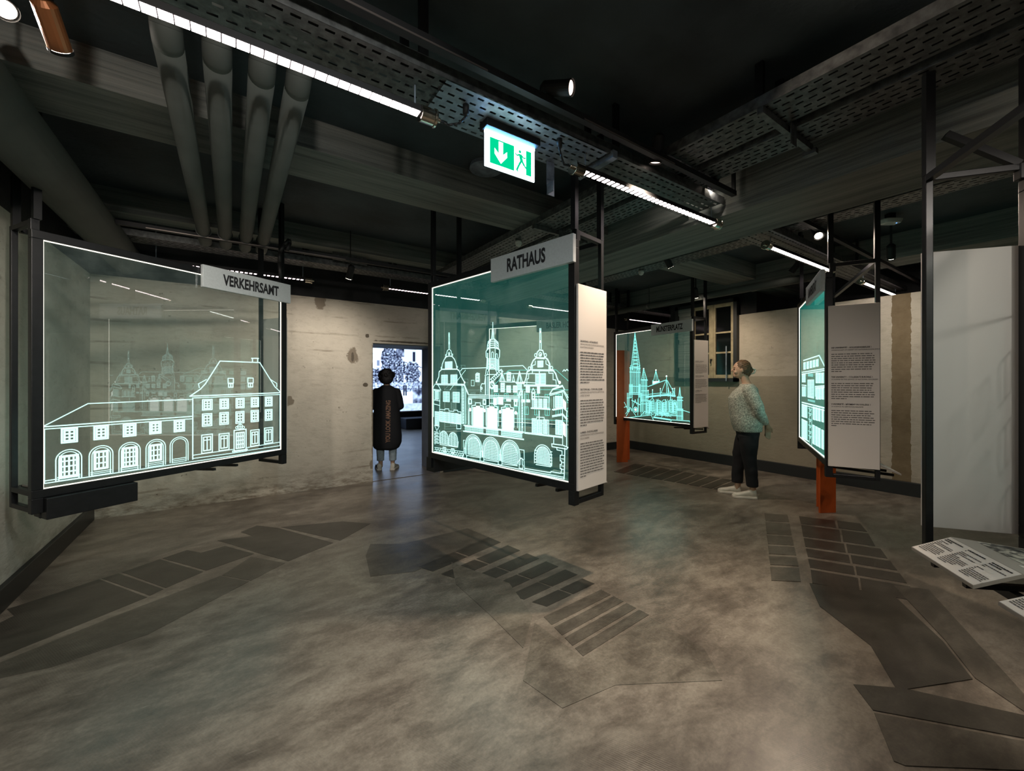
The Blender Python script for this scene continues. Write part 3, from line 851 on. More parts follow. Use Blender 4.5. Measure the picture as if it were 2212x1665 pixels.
# roof, dormers
d.l((487, 790), (515, 755), (850, 742)); d.l((1030, 727), (1365, 712), (1440, 790)); d.l((340, 1055), (560, 775), w=.0035)
for x, y in ((728, 885), (1168, 872)): d.win(x, y, 52, 105, 2, 2, .006); d.l((x - 28, y - 50), (x - 8, y - 70), (x + 30, y - 60))
d.win(660, 958, 42, 80, 1, 1, .003, fr=False); d.l((1100, 825), (1545, 825)); d.l((1100, 940), (1545, 955))
# tower
d.l((943, 105), (943, 330), w=.006); d.l((938, 200), (925, 342), (870, 408), (862, 490), w=.006); d.l((948, 200), (960, 335), (1018, 395), (1022, 470), w=.006)
for y in (345, 372, 400, 428): d.l((905, y), (968, y - 4), (1015, y + 40), w=.006); d.l((905, y), (872, y + 40), w=.005)
d.l((905, 345), (905, 470)); d.l((968, 342), (968, 470)); d.l((866, 490), (848, 512), (850, 590), (862, 610), (856, 745), (842, 830), w=.007)
d.l((1022, 470), (1040, 500), (1036, 590), (1025, 610), (1030, 800), w=.007); d.l((862, 485), (905, 462), (970, 460), (1025, 480), w=.009)
d.arch(925, 952, 520, 600, .005); d.arch(985, 1008, 545, 610, .004); d.l((905, 480), (905, 760)); d.l((975, 480), (978, 760)); d.l((870, 540), (870, 760), w=.009)
for y in range(612, 770, 15): d.l((880, y + 3), (905, y), (975, y), (1022, y + 22), w=.0042)
d.arch(912, 955, 690, 735, .005); d.arch(868, 1000, 740, 840, .006)
d.l((830, 850), (880, 838), (1000, 838)); d.l((840, 865), (840, 1120), w=.010); d.l((866, 865), (866, 1120), w=.005); d.l((885, 865), (885, 1120))
d.ring(930, 985, 50, .010); d.ring(930, 985, 38, .004); d.l((930, 950), (930, 985), (952, 1000), w=.007)
for a in range(12):
    t, z = d.P(930, 985); r1, r2 = .020, .027
    d.tl([(t + r1 * math.cos(a * .5236), z + r1 * math.sin(a * .5236)), (t + r2 * math.cos(a * .5236), z + r2 * math.sin(a * .5236))], .005)
d.l((775, 1080), (770, 1010), (790, 965), (825, 970), (835, 900), w=.006); d.ring(785, 1030, 14, .006)
# stair lights near the tower base
d.l((905, 910), (1060, 765), (1085, 795), (940, 940), w=.006)
for q in range(7): d.l((915 + q * 22, 900 - q * 21), (938 + q * 22, 925 - q * 21), w=.005)
# turrets
d.l((1040, 935), (1072, 810), (1115, 938), close=True, w=.007); d.l((1060, 935), (1072, 820), (1090, 935))
d.l((1280, 945), (1318, 790), (1358, 942), w=.006); d.l((1300, 940), (1318, 800), (1335, 940)); d.l((1270, 960), (1365, 962), w=.008)
d.l((1285, 965), (1290, 1130)); d.l((1348, 965), (1345, 1130)); d.win(1318, 1010, 40, 90, 3, 4, .004, fr=False)
d.l((1218, 930), (1232, 845), (1250, 935), close=True)
for x, y, w, h in ((1165, 1042, 55, 88), (1258, 1042, 55, 88), (1435, 1045, 48, 84), (1585, 1055, 32, 90), (985, 1035, 50, 90), (1082, 1020, 50, 120),
                   (1165, 1195, 58, 34), (1265, 1200, 50, 34), (1370, 1208, 50, 30), (1440, 1208, 44, 30), (1048, 1205, 76, 100), (975, 1215, 44, 90)):
    d.win(x, y, w, h, 2, 3, .0065)
d.fill((1020, 1160), (1080, 1160), (1080, 1258), (1020, 1258)); d.fill((955, 1180), (990, 1180), (990, 1255), (955, 1255))
for y in (625, 825, 1265): d.win(y, 1215 + (y - 600) * .04, 42, 72, 1, 1, .005); 
# right gable
d.l((1603, 190), (1600, 480), w=.005); d.l((1618, 190), (1624, 480), w=.005); d.disc(1611, 238, 14); d.disc(1612, 375, 16)
d.l((1562, 572), (1568, 525), (1598, 492), (1645, 500), (1665, 565), w=.008); d.ring(1610, 555, 26, .006); d.disc(1610, 560, 10)
for x, y in ((1545, 565), (1682, 565), (1457, 752), (1768, 745)): d.ring(x, y, 22, .005)
d.l((1478, 770), (1485, 700), (1512, 640), (1560, 595), w=.010); d.l((1668, 592), (1712, 625), (1742, 690), (1750, 770), w=.010)
d.l((1565, 605), (1665, 610), w=.012); d.l((1478, 770), (1790, 775), w=.007); d.l((1490, 785), (1790, 790))
d.l((1385, 960), (1412, 880), (1425, 800), (1478, 770), w=.009); d.l((1790, 775), (1828, 830), (1842, 880), (1872, 950), w=.009)
d.l((1420, 970), (1425, 900), (1445, 895), (1445, 830), (1500, 820), (1500, 710), (1540, 700), (1540, 650)); d.l((1690, 640), (1690, 690), (1730, 710), (1730, 820), (1790, 820), (1790, 910), (1830, 915), (1835, 975))
d.l((1380, 985), (1870, 990), w=.007); d.l((1380, 1000), (1870, 1003)); d.disc(1370, 955, 18); d.disc(1880, 950, 22)
d.slat(1611, 690, 74, 84, 8); d.slat(1614, 900, 140, 150, 10); d.l((1597, 800), (1597, 975), w=.008)
d.win(1615, 1232, 232, 160, 1, 1, .0055, fr=False); d.l((1482, 1310), (1745, 1326), w=.010)
for x in (1542, 1610, 1680): d.slat(x, 1245, 48, 125, 9)
d.l((1485, 1090), (1510, 1030), (1540, 1090)); d.win(1513, 1140, 45, 100, 1, 1, .005)
# right oriel
d.l((1740, 1115), (1788, 1040), (1920, 992), (1950, 1050), w=.007); d.l((1740, 1115), (1940, 1060), (2015, 1180), w=.006); d.l((1750, 1132), (1935, 1078), (2000, 1200)); d.l((1790, 1050), (1925, 1005))
d.slat(1865, 1225, 88, 160, 12); d.fill((1930, 1180), (1968, 1225), (1972, 1330), (1932, 1290)); d.l((1920, 1100), (1925, 1300)); d.l((1800, 1150), (1800, 1310))
d.l((1778, 1330), (1925, 1300), (1990, 1360), w=.007); d.l((1790, 1340), (1925, 1315))
d.l((1960, 790), (1945, 770), (1925, 795)); d.l((1960, 790), (1985, 765), (2010, 790))
e = Draw(p2, 920, 860, 6.506, .0052)
for x0, x1, yl, yr, bl, br in ((665, 802, 125, 135, 395, 405), (862, 1000, 132, 145, 425, 435), (1080, 1226, 150, 160, 445, 458)):
    e.fill((x0, yl), (x1, yr), (x1, br), (x0, bl)); xm = (x0 + x1) / 2
    e.l((x0 - 18, yl + 20), (x0 - 18, yl - 20), (xm - 35, yl - 28), (xm - 35, yl - 62), (xm + 35, yl - 60), (xm + 35, yl - 26), (x1 + 14, yr - 20), (x1 + 14, yr + 20), w=.006)
    e.fill((xm - 28, yl - 18), (xm + 28, yl - 14), (xm + 28, yl + 5), (xm - 28, yl + 5))
    for x in (x0 - 8, x1 + 8): e.l((x, yl), (x, bl + 5), w=.005)
for x, y in ((623, 160), (824, 172), (1045, 190), (1265, 205)): e.disc(x, y, 24); e.l((x - 24, y), (x - 22, y + 205), w=.005); e.l((x + 24, y), (x + 24, y + 210), w=.005)
e.l((535, 378), (1375, 475), w=.008); e.l((530, 462), (1375, 578), w=.010); e.l((545, 390), (1370, 488))
rg = random.Random(5)
for i in range(46):
    x = 556 + i * 17.6; y = 395 + (x - 545) * .118
    for j in range(3):
        if 815 < x < 845 or 1028 < x < 1058: continue
        yy = y + 8 + j * 24; e.ring(x, yy, 8, .0032, 6)
for x0, x1, tp, bt, ix0, ix1, it, ib in ((550, 792, 512, 800, 592, 765, 550, 800), (798, 1045, 548, 850, 830, 1008, 590, 858), (1055, 1325, 590, 905, 1082, 1282, 630, 915)):
    e.arch(x0, x1, tp, bt, .006); e.arch(x0, x1, tp, bt, .0045, gap=.012); e.arch(x0, x1, tp, bt, .004, gap=.022)
    e.grille(ix0, ix1, it, ib, 11, 12, .0045); e.l((ix0 - 8, ib + 5), (ix1 + 8, ib + 35), w=.005)
for x, y in ((548, 700), (790, 740), (1045, 790), (1340, 840)):
    e.l((x - 14, y), (x + 14, y + 3), (x + 16, y + 90), (x + 28, y + 105), (x + 24, y + 150), (x - 26, y + 140), (x - 26, y + 98), (x - 14, y + 88), close=True, w=.0055)
e.l((1290, 905), (1340, 840), (1380, 870), (1390, 1000), w=.005); e.l((1320, 720), (1382, 730), (1385, 860)); e.l((548, 590), (530, 590), (530, 690))
for x0, x1, tp, bt in ((195, 315, 460, 640), (322, 450, 480, 668)): e.grille(x0, x1, tp, bt, 3, 11, .005)
e.l((200, 650), (450, 688), (458, 610)); e.l((195, 450), (205, 640))
for j in range(4):
    y = 470 + j * 44
    e.l((120, y), (170, y + 6)); e.l((120, y + 22), (185, y + 30)); e.l((145, y), (145, y + 22)); e.l((170, y + 6), (172, y + 28)); e.l((130, y + 22), (130, y + 44))
for j in range(4): e.l((125, 690 + j * 27), (535, 752 + j * 29), w=.004)
for i in range(12):
    x = 140 + i * 34
    for j in range(3): e.l((x + (j % 2) * 16, 692 + j * 27 + (x - 125) * .155), (x + (j % 2) * 16, 719 + j * 28 + (x - 125) * .158), w=.004)
for x, y in ((262, 720), (380, 740)): e.win(x, y, 40, 62, 2, 1, .006, fr=False)
e.slat(158, 285, 56, 190, 14); e.slat(215, 250, 46, 130, 10)
for x, y in ((270, 262), (325, 265), (380, 275), (435, 280), (475, 290)): e.slat(x, y, 44, 130, 10)
e.l((200, 155), (270, 165), (270, 148), (325, 150), (325, 178), (395, 186), (395, 165), (450, 170), (450, 190), (495, 192), (495, 430), (435, 430), (435, 370)); e.l((198, 325), (490, 365), w=.007)
e.l((125, 380), (190, 395), (155, 455), close=True)
e.grille(1555, 1745, 680, 925, 10, 12, .0045); e.arch(1528, 1770, 655, 930, .0055)
for j in range(5): e.l((1530, 730 + j * 42), (1555, 732 + j * 42)); e.l((1748, 750 + j * 42), (1775, 752 + j * 42))
e.l((1550, 930), (1755, 962), (1760, 930)); e.l((1385, 478), (1925, 542), w=.006); e.l((1390, 492), (1925, 556))
e.l((1495, 490), (1495, 285), (1560, 290), (1560, 262), (1665, 270), (1665, 300), (1728, 308), (1728, 510))
for x in (1535, 1605, 1680): e.slat(x, 400, 58, 190, 12)
e.l((1595, 180), (1595, 290), w=.008)
e.slat(1868, 410, 82, 200, 14); e.fill((1930, 330), (1966, 372), (1966, 545), (1930, 510)); e.l((1780, 245), (1925, 218), (1990, 290), w=.006); e.l((1780, 262), (1925, 235), (1985, 305)); e.l((1922, 140), (1925, 650))
e.l((1798, 540), (1798, 640)); e.l((1980, 200), (1980, 680)); e.l((1770, 640), (1925, 660), (2000, 690), (1980, 715), (1775, 680), close=True, w=.006)
e.l((1840, 690), (1845, 725), (1915, 740), (1915, 800), (1890, 800), (1890, 880), (1910, 880), (1910, 930), (1888, 930), (1890, 990), (1912, 990), (1900, 1055)); e.l((1955, 700), (1945, 1135), w=.007)
for j in range(6): e.l((1905, 800 + j * 50), (1952, 806 + j * 50), w=.004)
e.l((1390, 985), (1755, 1045), (1760, 1030), (1900, 1055), w=.006); e.l((1385, 1010), (1945, 1110), w=.005); e.l((1385, 1030), (1945, 1135), w=.006); e.l((115, 750), (1385, 1010), w=.006)
RH = [(1.70), ('DAS RATHAUS – RATHAUSPLATZ', ['VERWALTUNG UND POLITISCHE INSTITUTIONEN', 'IM NATIONALSOZIALISMUS'], 12, .35),
      ('THE TOWN HALL – TOWN HALL SQUARE', ['ADMINISTRATION AND POLITICAL INSTITUTIONS', 'UNDER THE NAZIS'], 10, .25),
      ('LA MAIRIE – PLACE DE LA MAIRIE', ['ADMINISTRATION ET INSTITUTIONS POLITIQUES', 'SOUS LE NAZISME'], 13, .22)]
finish(p2, 'glass2', ('RATHAUS', .36, 1.08, .80), RH, box=(-.10, .03, 0, .42), seed=5, desk=[1.18], htop={(True, False): 2.80})

# --- panel 3, cathedral square
p3 = Panel((1.907, 7.5), (.4914, -.871), 'distant hanging frame with engraved glass of a spired minster, sign reading MÜNSTERPLATZ', GRP)
d = Draw(p3, 1310, 680, 6.404, .0085)
d.l((395, 245), (345, 715), w=.010); d.l((395, 245), (465, 715), w=.010); d.l((392, 260), (375, 715), w=.006); d.l((398, 260), (435, 715), w=.006)
for j in range(19):
    y = 280 + j * 24; h = (y - 245) / 470; d.l((395 - 50 * h, y), (395 + 70 * h, y), w=.007)
    if j % 2 == 0: d.l((395 - 50 * h, y), (395 + 70 * h, y + 24), w=.005); d.l((395 + 70 * h, y), (395 - 50 * h, y + 24), w=.005)
for x in (328, 338, 352, 368, 385, 400, 415, 428, 440, 452, 465): d.l((x, 730), (x, 1080), w=.0085)
for x in (318, 330, 345, 362, 450, 460, 470): d.l((x, 960), (x - 2, 1140), w=.009)
for y in (730, 790, 985, 1075, 1095): d.l((322, y), (470, y + 6), w=.012)
for x in (335, 360, 432, 455): d.l((x, 700), (x, 760), w=.012)
for x in (288, 302, 316, 445, 470, 480, 495): d.l((x, 1080), (x, 1340), w=.009)
d.l((285, 1150), (350, 1145)); d.l((345, 1330), (400, 1170), (420, 1240)); d.ring(403, 1310, 34, .014); d.disc(403, 1310, 18); d.l((350, 1180), (470, 1245), w=.014); d.l((360, 1150), (360, 1330)); d.l((435, 1160), (435, 1390))
d.l((515, 740), (485, 900), w=.009); d.l((515, 740), (563, 900), w=.009); d.l((515, 760), (520, 900))
d.disc(515, 745, 10); d.l((480, 900), (570, 902), w=.014)
for y in range(800, 900, 22): d.l((515 - 30 * (y - 740) / 160, y), (515 + 48 * (y - 740) / 160, y), w=.006)
for x in (485, 500, 515, 530, 545, 560): d.l((x, 900), (x, 1200), w=.010)
for y in (985, 1050, 1110, 1180, 1230): d.l((480, y), (568, y), w=.010)
for x in (478, 505, 520, 540): d.l((x, 1200), (x + 2, 1380), w=.008)
d.disc(685, 765, 11); d.l((685, 765), (652, 920), w=.009); d.l((685, 765), (722, 920), w=.009); d.l((685, 775), (690, 920)); d.l((640, 905), (640, 960), (735, 925), (730, 900), w=.010)
d.fill((645, 920), (728, 915), (728, 930), (645, 955))
d.l((575, 992), (825, 900), w=.011); d.l((832, 850), (832, 1080)); d.disc(831, 848, 12); d.l((826, 905), (760, 1075), w=.008); d.l((834, 905), (872, 1080)); d.l((842, 905), (938, 1082), w=.009)
d.l((555, 1135), (750, 1112), (850, 1108), (950, 1122), w=.028); d.l((575, 1100), (750, 1080), (950, 1095), w=.008)
for x, y in ((578, 1045), (638, 1038), (747, 1020), (855, 1015), (888, 1070), (918, 1020), (942, 1018)):
    d.l((x, y), (x, y + 110), w=.013); d.disc(x, y, 8)
rg = random.Random(9)
for x in range(560, 975, 13):
    y0 = 1160 + rg.uniform(0, 60); d.l((x, y0), (x + rg.uniform(-3, 3), 1300 + rg.uniform(40, 100)), w=rg.choice((.006, .009, .012)))
for x, y in ((580, 1190), (635, 1160), (725, 1180), (800, 1175), (892, 1175), (945, 1180)):
    d.arch(x - 28, x + 28, y, y + 170, .008); d.arch(x - 16, x + 16, y + 30, y + 170, .007)
    for q in range(4): d.l((x - 26, y + 60 + q * 34), (x + 26, y + 62 + q * 34), w=.006)
for x in (985, 998, 1012, 1028, 1042): d.l((x, 1130), (x, 1310), w=.010)
d.l((1015, 1005), (1003, 1130), w=.012); d.l((1015, 1005), (1028, 1130), w=.012)
for x in (975, 990, 1010, 1030, 1045, 1058): d.l((x, 1300), (x, 1450), w=.009)
for y in (1140, 1180, 1300, 1318): d.l((978, y), (1058, y + 4), w=.012)
d.l((655, 1415), (880, 1450), w=.022); d.l((700, 1385), (1050, 1400), w=.010); d.l((945, 1220), (980, 1280), w=.02)
for q in range(22): d.l((rg.uniform(650, 960), rg.uniform(1300, 1360)), (rg.uniform(650, 960), rg.uniform(1370, 1420)), w=.005)
d.l((150, 1210), (250, 1210), (287, 1290)); d.l((155, 1300), (285, 1268)); d.l((268, 1368), (330, 1280), (412, 1400), w=.009); d.l((275, 1400), (330, 1300)); d.l((470, 1400), (530, 1335), (600, 1340), (640, 1380)); d.l((275, 1425), (620, 1383), (655, 1462), w=.010)
d.l((1060, 1320), (1162, 1352), w=.009); d.l((880, 1450), (1150, 1468), (1162, 1500), w=.010); d.l((540, 1345), (560, 1380)); d.l((900, 1452), (885, 1490)); d.l((590, 1345), (560, 1378))
MH = [(1.74), ('DAS MÜNSTER – MÜNSTERPLATZ', ['KIRCHE UND GESELLSCHAFT'], 8, .6), ('THE MINSTER – MINSTER SQUARE', ['CHURCH AND SOCIETY'], 8, .5), ('LA CATHÉDRALE – PLACE', ['ÉGLISE ET SOCIÉTÉ'], 8, .5)]
finish(p3, 'glass3', ('MÜNSTERPLATZ', .36, .98, .72), MH, seed=7, far=True, desk=[1.18])

# --- panel 4, university
p4 = Panel((3.36, 4.79), (-.473, -.881), 'hanging frame seen almost edge on, strong turquoise glass, university text board facing the viewer', GRP)
d = Draw(p4, 1700, 580, 3.082, .010)
d.l((110, 612), (215, 578), (252, 652), w=.010)
for i in range(5): x = 118 + i * 21; d.slat(x, 648 - i * 5, 13, 42, 6)
for y in (690, 702): d.l((100, y), (252, y - 24), w=.009)
for x in (106, 118): d.slat(x, 730, 9, 48, 7)
for x in (200, 218, 238): d.slat(x, 728, 14, 62, 7)
d.slat(159, 800, 40, 115, 12); d.l((100, 775), (128, 778), (128, 850)); d.l((188, 850), (188, 785), (252, 780)); d.l((192, 850), (192, 795), (252, 790))
for x in (106, 118): d.slat(x, 818, 9, 60, 7)
for x in (200, 218, 238): d.slat(x, 832, 14, 70, 8)
d.l((142, 708), (172, 710), w=.03, k='etch_dim'); d.l((140, 875), (185, 885), w=.02, k='etch_dim'); d.l((100, 890), (252, 928), w=.012); d.l((100, 905), (252, 945), w=.008)
for x in (106, 116, 128, 180, 198, 216, 238): d.slat(x, 945 + (x - 106) * .25, 12, 80, 10)
for x in (106, 116, 128, 178, 198, 216, 238): d.slat(x, 1065 + (x - 106) * .55, 13, 120, 14)
for y in (930, 960, 1000, 1040, 1080, 1110): d.l((142, y), (168, y + 10), w=.010, k='etch_dim'); d.ring(155, y + 12, 8, .008)
d.l((150, 920), (150, 1160), w=.009); d.l((165, 925), (165, 1180), w=.009); d.l((100, 1140), (250, 1250), w=.008); d.l((100, 1125), (145, 1150))
UH = [(1.715), ('DIE UNIVERSITÄT – KOLLEGIENGEBÄUDE 1', ['WISSENSCHAFT IM DIENST DES NATIONALSOZIALISMUS'], 9, .25),
      ('THE UNIVERSITY – COLLEGIATE BUILDING 1', ['ACADEMIA IN THE SERVICE OF NATIONAL SOCIALISM'], 8, .35),
      ('L’UNIVERSITÉ – BÂTIMENT DU COLLÈGE 1', ['LA SCIENCE AU SERVICE DU NAZISME'], 8, .12)]
finish(p4, 'glass4', ('UNIVERSITÄT', .36, .98, .76), UH, seed=9, desk=[1.18], htop={(False, True): 2.79})

# --- panel 5, near right, only its end is in view
p5 = Panel((1.814, .315), (.316, .949), 'nearest hanging frame at the right edge, blank grey board and two folded reading boards', GRP)
d = Draw(p5, 0, 0, 1, .006)
for i in range(9):
    for j in range(3): 
        t = .1 + i * .16; z = .95 + j * .28
        d.tl([(t, z), (t + .09, z), (t + .09, z + .17), (t, z + .17)], close=True); d.tl([(t + .045, z), (t + .045, z + .17)])
d.tl([(.03, .86), (1.52, .86), (1.52, 1.8), (.78, 2.12), (.03, 1.8)], close=True)
finish(p5, 'glass1', None, None, seed=11, board='board5', desk=[1.03, .56], dep=.385, htop={(True, False): 2.9, (True, True): 2.9})
MB().bar((1.585, .05, 2.42), (1.585, DEP - .03, 2.60), .03).build('brace', 'black_metal', p5.root)

# --- panel 6, behind the town hall glass
p6 = Panel((-.369, 6.66), (.895, -.446), 'small looking hanging frame seen through the town hall glass, sign beginning BASLER', GRP)
d = Draw(p6, 0, 0, 1, .006)
d.tl([(.02, 1.32), (.35, 1.62), (1.15, 1.62), (1.5, 1.32)]); d.tl([(.05, .86), (.05, 1.32), (1.5, 1.32), (1.5, .86)], close=True)
for i in range(8):
    for j in range(2):
        t = .1 + i * .175; z = .93 + j * .2
        d.tl([(t, z), (t + .07, z), (t + .07, z + .12), (t, z + .12)], close=True); d.tl([(t + .035, z), (t + .035, z + .12)])
finish(p6, 'glass1', ('BASLER HOF', .36, .98, .78), None, seed=13, far=True, htop={(True, True): 2.88, (True, False): 2.88})

# ------------------------------------------------------------------ orange steel pillars
def pillar(px, py, rz, label, h=2.0, w=.2):
    p = at_z(px, py, 0)
    r = empty('orange_pillar', (p.x, p.y, 0), rz, label, 'pillar', 'orange steel pillars behind the frames')
    MB().box(-w / 2, -.012, 0, w / 2, .012, h).build('front_plate', 'orange', r, bevel=.003)
    MB().box(w / 2 - .024, .012, 0, w / 2, .20, h).build('side_plate', 'orange', r, bevel=.003)
    MB().box(w / 2 - .024, .20, 0, w / 2 + .12, .224, h).build('rear_plate', 'orange', r, bevel=.003)
    return r
PH = -math.atan2(SA, CA)
pillar(1787, 1107, PH + .1, 'orange folded steel pillar under the turquoise university frame', h=1.9, w=.19)
pillar(1344, 998, PH + .1, 'orange steel pillar under the left end of the distant minster frame', h=2.0, w=.2)

# ------------------------------------------------------------------ led tubes
def tube_lamp(u, n, z, label, L=1.55, far=False, cells=32, duty=.60):
    r = empty('led_tube', (u, n, z), 0, label, 'tube light', 'clear tube lights with rows of cells')
    MB().cyl((.05, 0, 0), (L - .05, 0, 0), .034, n=20, caps=False).build('clear_tube', 'tube_glass', r, smooth=True)
    MB().box(.04, -.012, -.002, L - .04, .022, .030).box(.05, -.028, -.010, L - .05, .014, -.002).build('housing', 'track', r)
    w = (L - .14) / cells
    me = MB().box(0, -.029, -.0125, w * duty, .015, -.010).mesh('led_cell'); me.materials.append(M['led_far' if far else 'led'])
    for i in range(cells):
        o = bpy.data.objects.new('led_cell', me); COL.objects.link(o); o.parent = r; o.location = (.07 + i * w, 0, 0)
    for x in (0, L):
        s = 1 if x == 0 else -1
        MB().cyl((x, 0, 0), (x + .065 * s, 0, 0), .037, n=24).cyl((x - .012 * s, 0, 0), (x, 0, 0), .042, n=24).cyl((x - .035 * s, 0, 0), (x, 0, 0), .012, n=12).build('end_cap', 'chrome', r, smooth=False, bevel=.002)
        MB().cyl((x + .09 * s, 0, .03), (x + .09 * s, 0, (CEIL if far else 2.82 if u < 4 else 2.79) - z), .004).build('suspension_rod', 'galv_bright', r)
    return r
TL = [(-.76, 1.82, 'near glowing tube light crossing the upper left of the picture'),
      (1.655, 1.775, 'tube light hanging right of the exit sign'),
      (4.05, 1.79, 'tube light beyond the big beam above the university frame'),
      (6.50, 1.77, 'tube light at the far right above the plaster wall')]
for i, (u, n, l) in enumerate(TL): tube_lamp(u, n, 2.70, l, duty=.90 if i == 0 else .58)
TB = [(-.74, 5.60, 'tube light right behind the VERKEHRSAMT sign'), (1.67, 5.48, 'tube light above the doorway'),
      (4.05, 5.45, 'tube light seen through the town hall glass'), (6.49, 5.48, 'tube light above the MÜNSTERPLATZ frame')]
for u, n, l in TB: tube_lamp(u, n, 2.70, l, far=True)
# feed cables of the near tubes
for (u, n, du) in ((.79, 1.82, .16), (1.655, 1.775, -.14)):
    s = 1 if du > 0 else -1
    pts = [(u + .03 * s, n, 2.70), (u + .08 * s, n, 2.695), (u + du * .8, n - .02, 2.71), (u + du, n - .03, 2.75), (u + du, n - .03, 2.83)]
    P = []
    for k in range(len(pts) - 1):
        for t in (0, .5): P.append(tuple(pts[k][q] * (1 - t) + pts[k + 1][q] * t for q in range(3)))
    P.append(pts[-1])
    o = MB().tube(P, .006).cyl((pts[-1][0], pts[-1][1], 2.76), (pts[-1][0], pts[-1][1], 2.82), .016).build('feed_cable', 'rubber', None, smooth=True)
    tag(o, 'black feed cable looping down to the tube end ' + ('left' if du > 0 else 'right') + ' of the exit sign', 'cable')

# ------------------------------------------------------------------ cable trays (perforated sheet with real slots)
def perforated(mb, axis, a0, a1, b0, b1, z, pitch=.06, slot=.036, rows=5):
    """sheet in the plane z with slots along axis (0 = along x)"""
    bw = (b1 - b0); ys = [b0]; rp = bw / rows; hs = .0065
    for r in range(rows):
        c = b0 + (r + .5) * rp; ys += [c - hs, c + hs]
    ys.append(b1)
    n = int((a1 - a0) / pitch)
    for i in range(n):
        x0 = a0 + i * pitch
        for j in range(len(ys) - 1):
            row = j // 2
            xs = [(x0, x0 + pitch)]
            if j % 2 == 1:
                off = pitch * .5 if row % 2 else 0
                if off: xs = [(x0 + slot - pitch * .5, x0 + pitch * .5)]; xs = [(x0 + slot / 2, x0 + pitch - slot / 2)]
                else: xs = [(x0 + slot, x0 + pitch)]
            for (p, q) in xs:
                if axis == 0: mb.quad((p, ys[j], z), (p, ys[j + 1], z), (q, ys[j + 1], z), (q, ys[j], z))
                else: mb.quad((ys[j], p, z), (ys[j + 1], p, z), (ys[j + 1], q, z), (ys[j], q, z))
    return mb

def tray(axis, a0, a1, b0, b1, z, label, m='galv', hang=(), bolts=True):
    r = empty('cable_tray', (0, 0, 0), 0, label, 'cable tray', 'perforated cable trays under the ceiling')
    perforated(MB(), axis, a0, a1, b0, b1, z).build('tray_floor', m, r, kind='stuff')
    for b in (b0, b1):
        mb = MB()
        if axis == 0: mb.box(a0, b - .0015, z, a1, b + .0015, z + .06)
        else: mb.box(b - .0015, a0, z, b + .0015, a1, z + .06)
        mb.build('tray_side', m, r)
    # cables lying in the tray
    mb = MB(); rg = random.Random(int(b0 * 100))
    for k in range(5):
        c = b0 + (b1 - b0) * (.15 + .17 * k); pts = []
        a = a0
        while a < a1:
            pts.append((a, c + rg.uniform(-.01, .01), z + .014) if axis == 0 else (c + rg.uniform(-.01, .01), a, z + .014)); a += .6
        mb.tube(pts, .009, 6)
    mb.build('cable_run', 'rubber', r)
    for h in hang:
        for c in ((b0 + .02), (b1 - .02)):
            if axis == 0: MB().box(h - .02, c - .012, z + .003, h + .02, c + .012, CEIL).build('hanger', 'black_metal', r)
            else: MB().box(c - .012, h - .02, z + .003, c + .012, h + .02, CEIL).build('hanger', 'black_metal', r)
    return r
ta = tray(0, -1.2, 3.16, 1.70, 1.98, 2.82, 'perforated cable tray running from upper left past the exit sign to the big beam', hang=(-.5, .70, 1.95, 3.0))
MB().box(.80, 1.69, 2.800, 1.88, 1.99, 2.803)  # (kept plain below)
cp = MB(); perforated(cp, 0, .80, 1.88, 1.69, 1.99, 2.806, .058, .034, 6); cp.build('cover_plate', 'galv_bright', ta, kind='stuff', label='brighter galvanised plate above the exit sign')  # exit sign's light on the tray is put into a brighter steel
MB().box(1.88, 1.68, 2.79, 1.92, 2.00, 2.835).build('joint_flange', 'galv_bright', ta)
MB().box(1.60, 1.96, 2.60, 1.66, 1.965, 2.806).box(1.60, 1.90, 2.60, 1.605, 1.965, 2.66).build('drop_bracket', 'galv_bright', ta)
tray(0, 3.9, 8.2, 1.70, 1.98, 2.79, 'cable tray continuing beyond the big beam above the university frame', hang=(4.6, 6.2))
tray(0, -1.2, 3.1, 5.20, 5.45, 2.82, 'cable tray running along the rear wall over the doorway', hang=(-.3, .71, 1.74, 2.9))
tray(0, 3.9, 8.0, 5.20, 5.45, 2.84, 'cable tray along the rear wall behind the town hall frame', hang=(4.6, 6.0))
tray(1, -3.0, 5.15, 2.31, 2.58, 2.90, 'left one of the two parallel trays crossing towards the upper right', hang=(-.9, 1.06, 3.03, 5.0))
tray(1, -3.0, 5.15, 2.66, 2.89, 2.90, 'right one of the two parallel trays crossing towards the upper right', hang=())
tray(1, -3.0, 5.15, 4.25, 4.50, 2.88, 'cable tray running parallel to the big beam on its far side', hang=(1.0, 3.5))
for n, l in ((1.06, 'steel cross bracket under the paired trays, nearest to the viewer'), (3.03, 'steel cross bracket under the paired trays above the RATHAUS sign')):
    r = empty('cross_bracket', (2.62, n, 2.80), 0, l, 'bracket', 'brackets under the paired trays')
    MB().box(-.32, -.03, .06, .32, .0, .098).build('cross_arm', 'galv', r)
    MB().box(-.035, -.05, -.02, .035, -.045, .35).build('plate', 'galv', r)
    MB().box(.30, -.05, .04, .34, .02, .07).build('end_stop', 'galv', r)

